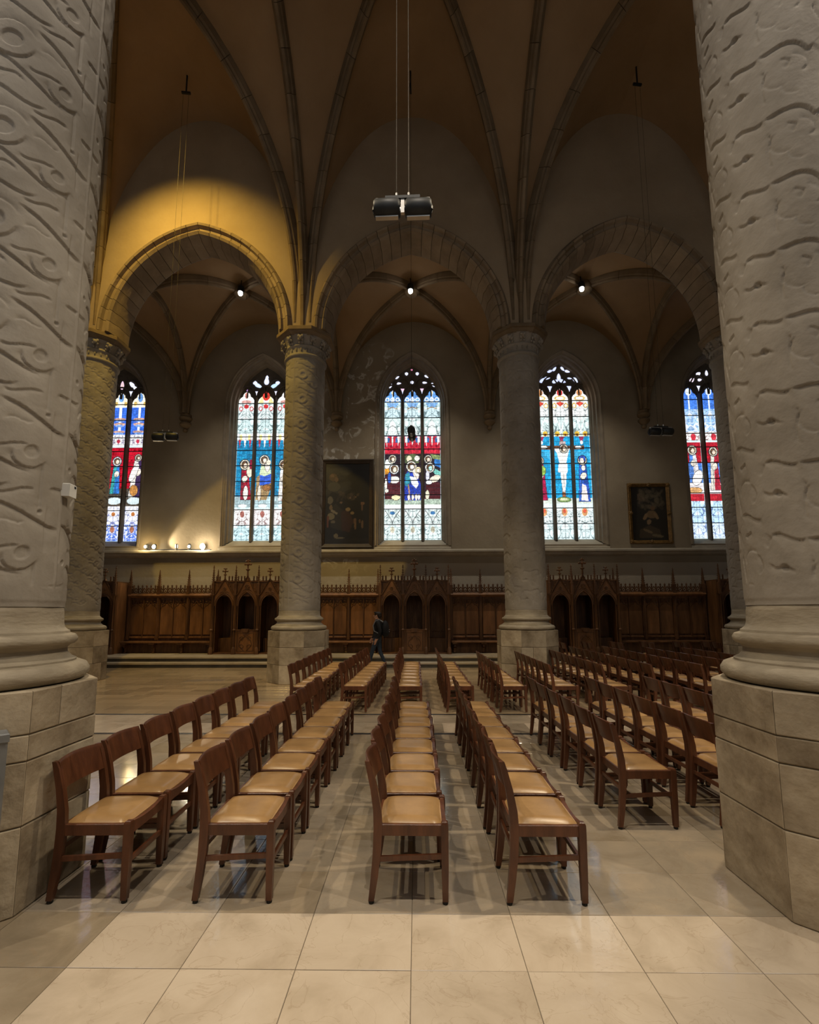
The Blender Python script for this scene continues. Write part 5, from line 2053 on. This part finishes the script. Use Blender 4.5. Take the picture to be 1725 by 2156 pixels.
def draw_big(c):
    """a dark crowded night scene: a pale cloud at upper left, a slope of dim figures below"""
    r = random.Random(4)
    H_ = c.y1
    c.rect(0, 0, 1000, H_, (.012, .010, .008))
    for i in range(60):
        c.ell(r.uniform(0, 480), r.uniform(.06 * H_, .38 * H_), r.uniform(60, 160), r.uniform(40, 90), (.045, .042, .034), r.uniform(-.4, .4), .25)
    c.ell(170, .17 * H_, 95, 90, (.11, .070, .035), 0, .8)
    c.ell(150, .15 * H_, 45, 40, (.16, .10, .055))
    c.ell(245, .20 * H_, 40, 60, (.13, .08, .045))
    c.ell(190, .29 * H_, 150, 110, (.085, .075, .050), 0, .7)
    c.ell(180, .42 * H_, 100, 120, (.012, .010, .008))
    blob(c, r, 26, 260, 760, .36 * H_, .46 * H_, [(.04, .03, .022), (.07, .05, .035), (.025, .02, .02)], 14, 42)
    c.poly([(60, .62 * H_), (230, .50 * H_), (420, .60 * H_), (380, .84 * H_), (140, .80 * H_)], (.028, .024, .016))
    c.ell(110, .46 * H_, 65, 90, (.13, .115, .085))
    c.ell(130, .55 * H_, 36, 60, (.17, .12, .07))
    c.poly([(150, .57 * H_), (290, .62 * H_), (260, .64 * H_), (120, .60 * H_)], (.22, .19, .14))
    c.ell(130, .66 * H_, 85, 80, (.19, .165, .11), .2)
    c.ell(180, .73 * H_, 50, 34, (.14, .12, .085))
    c.poly([(40, .66 * H_), (85, .66 * H_), (75, .80 * H_), (45, .80 * H_)], (.15, .055, .038))
    c.poly([(360, .60 * H_), (520, .58 * H_), (650, .72 * H_), (560, .86 * H_), (380, .84 * H_)], (.045, .020, .014))
    for (x, y, rx, ry, cl) in ((520, .575, 60, 40, (.23, .16, .075)), (620, .62, 40, 40, (.21, .14, .065)), (850, .50, 46, 34, (.17, .09, .05)), (840, .55, 20, 90, (.12, .065, .035)),
                               (680, .72, 40, 70, (.13, .07, .035)), (690, .78, 26, 80, (.16, .09, .045)), (850, .76, 30, 90, (.13, .075, .038)), (790, .72, 26, 40, (.11, .06, .03)),
                               (250, .90, 50, 50, (.17, .14, .09)), (330, .93, 120, 18, (.14, .12, .08)), (360, .49, 30, 28, (.15, .10, .065)), (570, .43, 22, 26, (.14, .09, .06)), (690, .42, 18, 24, (.12, .08, .05))):
        c.ell(x, y * H_, rx, ry, cl)
    c.poly([(0, .95 * H_), (1000, .93 * H_), (1000, H_), (0, H_)], (.018, .014, .010))


def draw_small(c):
    """a dim kneeling figure before pale rocks"""
    r = random.Random(8)
    H_ = c.y1
    c.rect(0, 0, 1000, H_, (.020, .016, .010))
    blob(c, r, 60, 250, 900, .05 * H_, .40 * H_, [(.12, .095, .055), (.08, .062, .036), (.16, .125, .075)], 24, 80, .35)
    blob(c, r, 18, 150, 320, .14 * H_, .34 * H_, [(.15, .10, .055), (.05, .04, .03)], 24, 60, .5)
    c.poly([(0, 0), (200, 0), (140, .5 * H_), (60, H_), (0, H_)], (.010, .008, .006))
    c.ell(600, .40 * H_, 70, 60, (.13, .075, .035))
    c.ell(560, .52 * H_, 150, 120, (.15, .095, .045))
    c.ell(380, .56 * H_, 50, 110, (.21, .135, .065), .5)
    c.ell(690, .55 * H_, 50, 110, (.19, .12, .055), -.5)
    c.ell(470, .66 * H_, 60, 80, (.20, .13, .065), .4)
    c.poly([(200, .80 * H_), (480, .72 * H_), (760, .80 * H_), (820, .95 * H_), (180, .95 * H_)], (.055, .038, .02))
    c.ell(430, .83 * H_, 150, 40, (.15, .105, .05), .4)
    c.ell(700, .92 * H_, 170, 40, (.13, .10, .05), .15)


painting('large_painting', 'large dark crowded night painting in a dark frame beside the middle window', -3.52, -1.57, 3.98, 7.32, YW - .005, .17, M['dark_frame'], draw_big, False, .6)
painting('framed_painting', 'smaller dark painting in an ornate gilt frame on the right wall', 7.72, 9.24, 4.10, 6.33, YW - .005, .13, M['gold'], draw_small, True)

# ================================================================ hanging loudspeakers
def speaker(loc, rz, tilt, top, label, rope_w=.16, top_hook=True):
    t = empty('hanging_loudspeaker', loc, rz)
    t.scale = (.84, .84, .84)
    top = loc[2] + (top - loc[2]) / .84
    hooked = top_hook
    tag(t, label, 'loudspeaker', 'loudspeaker pairs hung on cables')
    for s in (-1, 1):
        mb = MB()
        pr = [(.05, -.15), (.085, -.15), (.105, -.125), (.108, 0), (.105, .125), (.085, .15), (.05, .15)]
        k = len(pr)
        n = 18
        vs = []
        for i in range(n):
            a = 2 * math.pi * i / n
            vs += [(s * .18 + x, r * math.cos(a), r * math.sin(a) + tilt * s) for r, x in pr]
        fs = [(i * k + q, i * k + q + 1, ((i + 1) % n) * k + q + 1, ((i + 1) % n) * k + q) for i in range(n) for q in range(k - 1)]
        fs += [tuple(i * k for i in range(n)), tuple(i * k + k - 1 for i in range(n - 1, -1, -1))]
        mb.add(vs, fs)
        b = mb.build('speaker_drum', M['black_metal'], t, True, 45)
        # bright edge strips above and below, handle at the end
        for z in (.112, -.112):
            MB().box(s * .18 - .13, s * .18 + .13, -.028, .028, z + tilt * s - .007, z + tilt * s + .007).build('edge_strip', M['steel'], b)
        MB().tube([(s * (.30 + .04 * math.sin(math.pi * i / 8)), 0, .09 * math.cos(math.pi * i / 8) + tilt * s) for i in range(9)], .008, 6).build('handle', M['black_metal'], b, True)
        MB().lathe([(.03, 0), (.03, .04), (.018, .06)], 10, (s * .32, 0, tilt * s - .02)).build('end_knob', M['black_metal'], b, True)
    MB().box(-.20, .20, -.03, .03, .115, .15).build('cross_bar', M['black_metal'], t)
    cl = MB()
    cl.ball((-.03, 0, -.01), .022, .022, .03, 6, 4)
    cl.ball((.035, 0, .01), .02, .02, .028, 6, 4)
    cl.box(-.02, .02, -.02, .02, -.06, .12)
    cl.build('clamp', M['steel'], t)
    for s in (-1, 1):
        x = s * rope_w / 2
        MB().tube([(x, 0, .14), (x, 0, .20)], .014, 8).build('shackle', M['steel'], t)
        MB().tube([(x, 0, .19), (x, 0, top - loc[2])], .004, 6).build('cable', M['cable'], t)
    if hooked:
        hk = MB()
        hk.tube([(0, 0, top - loc[2] - .02), (0, 0, top - loc[2] + .62)], .025, 6)
        hk.box(-.13, .13, -.025, .025, top - loc[2] - .05, top - loc[2] + .01)
        hk.build('ceiling_hook', M['black_metal'], t)
    return t


speaker((-.12, 4.2, 5.56), -.03, -.006, 15.3, 'large looking pair of black loudspeakers hanging nearest in the middle', .14, False)
speaker((-5.80, 10.6, 5.72), .12, .012, 14.80, 'small black loudspeaker pair hanging in the left bay')
speaker((5.58, 10.6, 5.75), .12, .008, 14.80, 'small black loudspeaker pair hanging in the right bay')
speaker((-.10, 10.6, 5.75), math.radians(88), 0, 14.80, 'loudspeaker pair seen end-on against the middle window', .05)

# ================================================================ lamps
for k, (x, lab) in enumerate(((-5.70, 'lit spotlight at the crown of the left aisle vault'), (-.16, 'lit spotlight at the crown of the middle aisle vault'), (5.36, 'lit spotlight at the crown of the right aisle vault'))):
    loc = Vector((x, 14.42, 12.0))
    t = empty('vault_spotlight', loc)
    tag(t, lab, 'spotlight', 'spotlights at the vault crowns')
    MB().lathe([(.03, .03), (.09, .04), (.11, .08), (.10, .22), (.04, .25)], 12).build('housing', M['black_metal'], t, True)
    MB().ball((0, -.02, .0), .075, .075, .09, 12, 8).build('bulb', M['bulb'], t, True, 180)
    MB().tube([(0, 0, .24), (0, .05, .5)], .015, 6).build('stem', M['black_metal'], t)
    lamp('spot_light', 'SPOT', loc + Vector((0, -.03, -.12)), P_BOSS, (1, .90, .76), loc + Vector((0, 1.0, -10)), .06, 95, .8, parent=t)
for k in (-1, 0, 1):
    loc = Vector((XC + BAY * k, .6, 12.0))
    t = empty('vault_spotlight', loc)
    tag(t, 'spotlight at the crown of the %s near aisle vault' % ('left', 'middle', 'right')[k + 1], 'spotlight', 'spotlights at the vault crowns')
    MB().lathe([(.03, .03), (.09, .04), (.11, .08), (.10, .22), (.04, .25)], 12).build('housing', M['black_metal'], t, True)
    MB().ball((0, 0, .0), .06, .06, .07, 12, 8).build('bulb', M['bulb'], t, True, 180)
    MB().tube([(0, 0, .24), (0, 0, .31)], .015, 6).build('stem', M['black_metal'], t)
    lamp('spot_light', 'SPOT', loc + Vector((0, 0, -.12)), P_NEAR, (1, .88, .72), loc + Vector((0, .6, -9)), .06, 105, .6, parent=t)
LED = [(-9.79, 'warm lit spotlight, leftmost on the ledge', .05, -.5), (-9.51, 'bright lit spotlight, second on the ledge', .075, .2), (-8.70, 'small unlit chrome spotlight in the middle of the ledge row', 0, 0),
       (-8.24, 'small white lit spotlight, fourth on the ledge', .05, .3), (-7.72, 'brightest spotlight on the ledge, rightmost of its row', .11, -.2)]
for i, (x, lab, br, tn) in enumerate(LED):
    loc = Vector((x, 17.12, 3.925))
    t = empty('ledge_spotlight', loc)
    tag(t, lab, 'spotlight', 'spotlights on the stone ledge')
    MB().lathe([(.05, 0), (.05, .02), (.015, .03), (.015, .07)], 10).build('foot', M['black_metal'], t, True)
    b = MB()
    b.lathe([(.035, .05), (.055, .07), (.06, .12), (.06, .20), (.03, .23)], 12)
    b.build('housing', M['steel'] if br == 0 else M['black_metal'], t, True)
    if br:
        MB().ball((tn * .05, -.075, .12), br * .85, br * .5, br, 10, 8).build('bulb', M['bulb_warm'], t, True, 180)
MB().box(-9.9, -7.5, 17.20, 17.26, 3.925, 3.97).build('lamp_rail', M['black_metal'])
tag(bpy.data.objects['lamp_rail'], 'thin dark rail behind the spotlights on the ledge', 'rail')
lt = bpy.data.objects['ledge_spotlight.004']
lamp('ledge_light', 'POINT', (-7.72, 16.9, 4.1), P_LEDGE * .16, (1, .86, .62), None, .06, parent=lt)
lamp('ledge_light', 'SPOT', (-9.45, 16.95, 4.08), P_LEDGE, (1, .84, .58), (-6.6, 17.3, 4.9), .04, 78, .5, parent=bpy.data.objects['ledge_spotlight.001'])
lamp('ledge_light', 'POINT', (-9.8, 16.9, 4.08), P_LEDGE * .10, (1, .72, .28), None, .05, parent=bpy.data.objects['ledge_spotlight'])


def flood(loc, target, power, col, label, spot, size=.12, bulb='bulb_yellow', blend=.6):
    loc, target = Vector(loc), Vector(target)
    t = empty('floodlight', loc)
    tag(t, label, 'floodlight', 'floodlights fixed to the pillars')
    rot = (target - loc).to_track_quat('-Z', 'Y').to_euler()
    b = MB().lathe([(.02, .16), (.08, .15), (.11, .02), (.12, -.02), (.11, -.02), (.07, .08)], 14).build('housing', M['black_metal'], t, True)
    b.rotation_euler = rot
    b2 = MB().lathe([(.001, .012), (.09, .012), (.09, .02), (.001, .02)], 12).build('lens', M[bulb], t)
    b2.rotation_euler = rot
    d = (target - loc).normalized()
    lamp('flood_light', 'SPOT', loc + d * .06, power, col, target, size, spot, blend, parent=t)
    MB().tube([(0, -.02, .1), (0, -.22, .33)], .02, 6).build('bracket', M['black_metal'], t)


t = empty('crown_floodlight', (-6.6, 8.1, 14.55))
tag(t, 'yellow floodlight hung under the crown of the left nave vault', 'floodlight')
MB().tube([(0, 0, .1), (0, 0, .70)], .02, 6).build('stem', M['black_metal'], t)
hb = MB().lathe([(.02, .16), (.08, .15), (.11, .02), (.12, -.02), (.11, -.02), (.07, .08)], 14).build('housing', M['black_metal'], t, True)
hb.rotation_euler = (Vector((-5.85, 11.7, 9.9)) - Vector((-6.6, 8.1, 14.55))).to_track_quat('-Z', 'Y').to_euler()
MB().lathe([(.001, .012), (.09, .012), (.09, .02), (.001, .02)], 12).build('lens', M['bulb_yellow'], hb)
lamp('flood_light', 'SPOT', (-6.57, 8.15, 14.46), P_YELLOW, (1, .66, .13), (-5.8, 11.7, 9.6), .08, 80, 1.0, parent=t)
flood((3.0, 4.15, 8.55), (.6, 6.0, 0), P_NAVE, (1, .83, .58), 'warm floodlight high on the right pillar', 105, .10, 'bulb_warm')
flood((-3.1, 4.15, 8.55), (-.5, 6.0, 0), P_NAVE * .55, (1, .80, .50), 'warm floodlight high on the left pillar', 105, .10, 'bulb_warm')

# ================================================================ small fittings
sb = empty('sensor_box', (COLX[2] + .525 * math.cos(math.radians(9)), YN + .525 * math.sin(math.radians(9)), 2.50))
sb.rotation_euler = (0, 0, math.radians(99))
sb.scale = (.8, .8, .8)
tag(sb, 'small white plastic box fixed to the left pillar', 'box')
MB().bbox(-.055, .055, -.05, .02, 0, .115, .008).build('body', M['white_plastic'], sb)
MB().box(.015, .04, -.053, -.048, .082, .102).build('window', M['black_metal'], sb)

cb = empty('metal_cabinet', (-2.585, 2.53, 0))
cb.rotation_euler = (0, 0, math.radians(45))
tag(cb, 'grey painted metal cabinet frame at the left edge against the pillar', 'cabinet')
cw = .33
MB().box(-cw, cw, -.10, -.015, .10, .98).build('back_sheet', M['grey_metal'], cb)
for s in (-1, 1):
    MB().bbox(s * cw - .03, s * cw + .03, -.14, -.01, .02, 1.02, .005).build('frame_post', M['grey_metal'], cb)
MB().bbox(-cw - .035, cw + .035, -.15, -.01, 1.0, 1.045, .006).build('top_rail', M['grey_metal'], cb)
MB().bbox(-cw, cw, -.17, -.12, .78, .85, .006).build('bar', M['grey_metal'], cb)
MB().bbox(cw - .06, cw - .02, -.19, -.14, .69, .79, .006).build('latch', M['grey_metal'], cb)
MB().bbox(-cw, cw, -.14, -.05, .03, .10, .006).build('bottom_rail', M['grey_metal'], cb)

# ================================================================ the person walking past
def make_person(loc, rz):
    """walks towards +X in its own frame"""
    J = {'pelvis': ((0, 0, .93), .125), 'waist': ((.0, 0, 1.05), .125), 'chest': ((-.005, 0, 1.24), .145), 'neck0': ((-.01, 0, 1.41), .085), 'neck': ((.01, 0, 1.48), .055), 'head': ((.03, 0, 1.57), .085), 'crown': ((.03, 0, 1.635), .075),
         'hipL': ((.03, .09, .88), .095), 'kneeL': ((.16, .09, .50), .062), 'ankL': ((.26, .09, .10), .045), 'toeL': ((.42, .09, .045), .038),
         'hipR': ((-.02, -.09, .88), .095), 'kneeR': ((-.06, -.09, .50), .062), 'ankR': ((-.24, -.09, .12), .045), 'toeR': ((-.10, -.09, .045), .038),
         'shL': ((-.02, .17, 1.37), .07), 'elL': ((-.10, .22, 1.10), .052), 'wrL': ((.02, .21, .88), .036), 'haL': ((.05, .20, .80), .034),
         'shR': ((-.02, -.17, 1.37), .07), 'elR': ((.04, -.23, 1.10), .052), 'wrR': ((.17, -.20, .90), .036), 'haR': ((.21, -.19, .83), .034)}
    E_ = [('pelvis', 'waist'), ('waist', 'chest'), ('chest', 'neck0'), ('neck0', 'neck'), ('neck', 'head'), ('head', 'crown'),
          ('pelvis', 'hipL'), ('hipL', 'kneeL'), ('kneeL', 'ankL'), ('ankL', 'toeL'), ('pelvis', 'hipR'), ('hipR', 'kneeR'), ('kneeR', 'ankR'), ('ankR', 'toeR'),
          ('neck0', 'shL'), ('shL', 'elL'), ('elL', 'wrL'), ('wrL', 'haL'), ('neck0', 'shR'), ('shR', 'elR'), ('elR', 'wrR'), ('wrR', 'haR')]
    # five fingers on each hand
    for sd in ('L', 'R'):
        hx, hy, hz = J['ha' + sd][0]
        sg = 1 if sd == 'L' else -1
        for q in range(4):
            n1, n2 = 'f%s%da' % (sd, q), 'f%s%db' % (sd, q)
            J[n1] = ((hx + .018 - .014 * q + .02, hy - sg * .004, hz - .055), .0095)
            J[n2] = ((hx + .018 - .014 * q + .028, hy - sg * .018, hz - .088 + .006 * abs(q - 1)), .008)
            E_ += [('ha' + sd, n1), (n1, n2)]
        J['t' + sd] = ((hx + .05, hy - sg * .02, hz - .02), .010)
        E_ += [('wr' + sd, 't' + sd)]
    names = list(J)
    me = bpy.data.meshes.new('person')
    me.from_pydata([J[n][0] for n in names], [(names.index(a), names.index(b)) for a, b in E_], [])
    o = bpy.data.objects.new('person', me)
    COL.objects.link(o)
    sk = o.modifiers.new('skin', 'SKIN')
    sk.use_smooth_shade = True
    for i, n in enumerate(names):
        v = me.skin_vertices[0].data[i]
        r = J[n][1]
        v.radius = (r, r)
        if n in ('chest', 'waist', 'pelvis', 'neck0'):
            v.radius = (r * 1.15, r * .85) if n != 'neck0' else (r, r)
        v.use_root = n == 'pelvis'
    sub = o.modifiers.new('sub', 'SUBSURF')
    sub.levels = sub.render_levels = 2
    dg = bpy.context.evaluated_depsgraph_get()
    dg.update()
    m2 = bpy.data.meshes.new_from_object(o.evaluated_get(dg))
    o.modifiers.clear()
    o.data = m2
    m2.materials.clear()
    for q in ('jacket', 'jeans', 'skin', 'rubber'):
        m2.materials.append(M[q])
    for p in m2.polygons:
        c = p.center
        if c.z > 1.47:
            p.material_index = 2
        elif c.z < .085:
            p.material_index = 3
        elif c.z < .93 and abs(c.y) < .165 and not (c.x > .12 and c.z > .74):
            p.material_index = 1
        elif c.z < .895 and (abs(c.y) >= .165 or c.x > .12):
            p.material_index = 2
        p.use_smooth = True
    o.location = loc
    o.rotation_euler = (0, 0, rz)
    tag(o, 'person in black jacket and blue jeans with a backpack, walking left past the confessional', 'person')
    # face: nose, chin, ears, eyes, mouth; hair
    fc = MB()
    fc.ball((.118, 0, 1.565), .022, .014, .022, 8, 6)
    fc.ball((.085, 0, 1.515), .035, .035, .022, 8, 6)
    fc.ball((.03, .088, 1.57), .018, .010, .03, 8, 6)
    fc.ball((.03, -.088, 1.57), .018, .010, .03, 8, 6)
    fc.build('face', M['skin'], o, True, 180)
    ey = MB()
    ey.ball((.106, .034, 1.588), .012, .016, .008, 8, 6)
    ey.ball((.106, -.034, 1.588), .012, .016, .008, 8, 6)
    ey.ball((.113, 0, 1.533), .008, .024, .006, 8, 6)
    ey.build('eyes', M['hair'], o, True, 180)
    hr = MB()
    hr.ball((-.005, 0, 1.612), .110, .098, .085, 16, 10)
    hr.ball((-.045, 0, 1.56), .068, .090, .085, 14, 8)
    hr.ball((.07, 0, 1.668), .05, .075, .03, 12, 6)
    hr.build('hair', M['hair'], o, True, 180)
    bp = MB()
    bp.ball((-.22, 0, 1.18), .12, .16, .25, 16, 12)
    bp.ball((-.27, 0, 1.08), .08, .13, .13, 12, 8)
    b = bp.build('backpack', M['jacket'], o, True, 180)
    st = MB()
    for s in (-1, 1):
        st.tube([(-.16, s * .10, 1.38), (-.05, s * .115, 1.455), (.06, s * .115, 1.42), (.13, s * .12, 1.28), (.10, s * .13, 1.12), (-.08, s * .15, 1.02)], .016, 6)
    st.build('strap', M['grey_metal'], b, True)
    zz = MB()
    for z in (1.15, 1.09):
        zz.box(-.36, -.335, -.05, .05, z, z + .012)
    zz.build('buckle', M['steel'], b)
    return o


make_person((-1.18, 14.62, 0), math.pi)
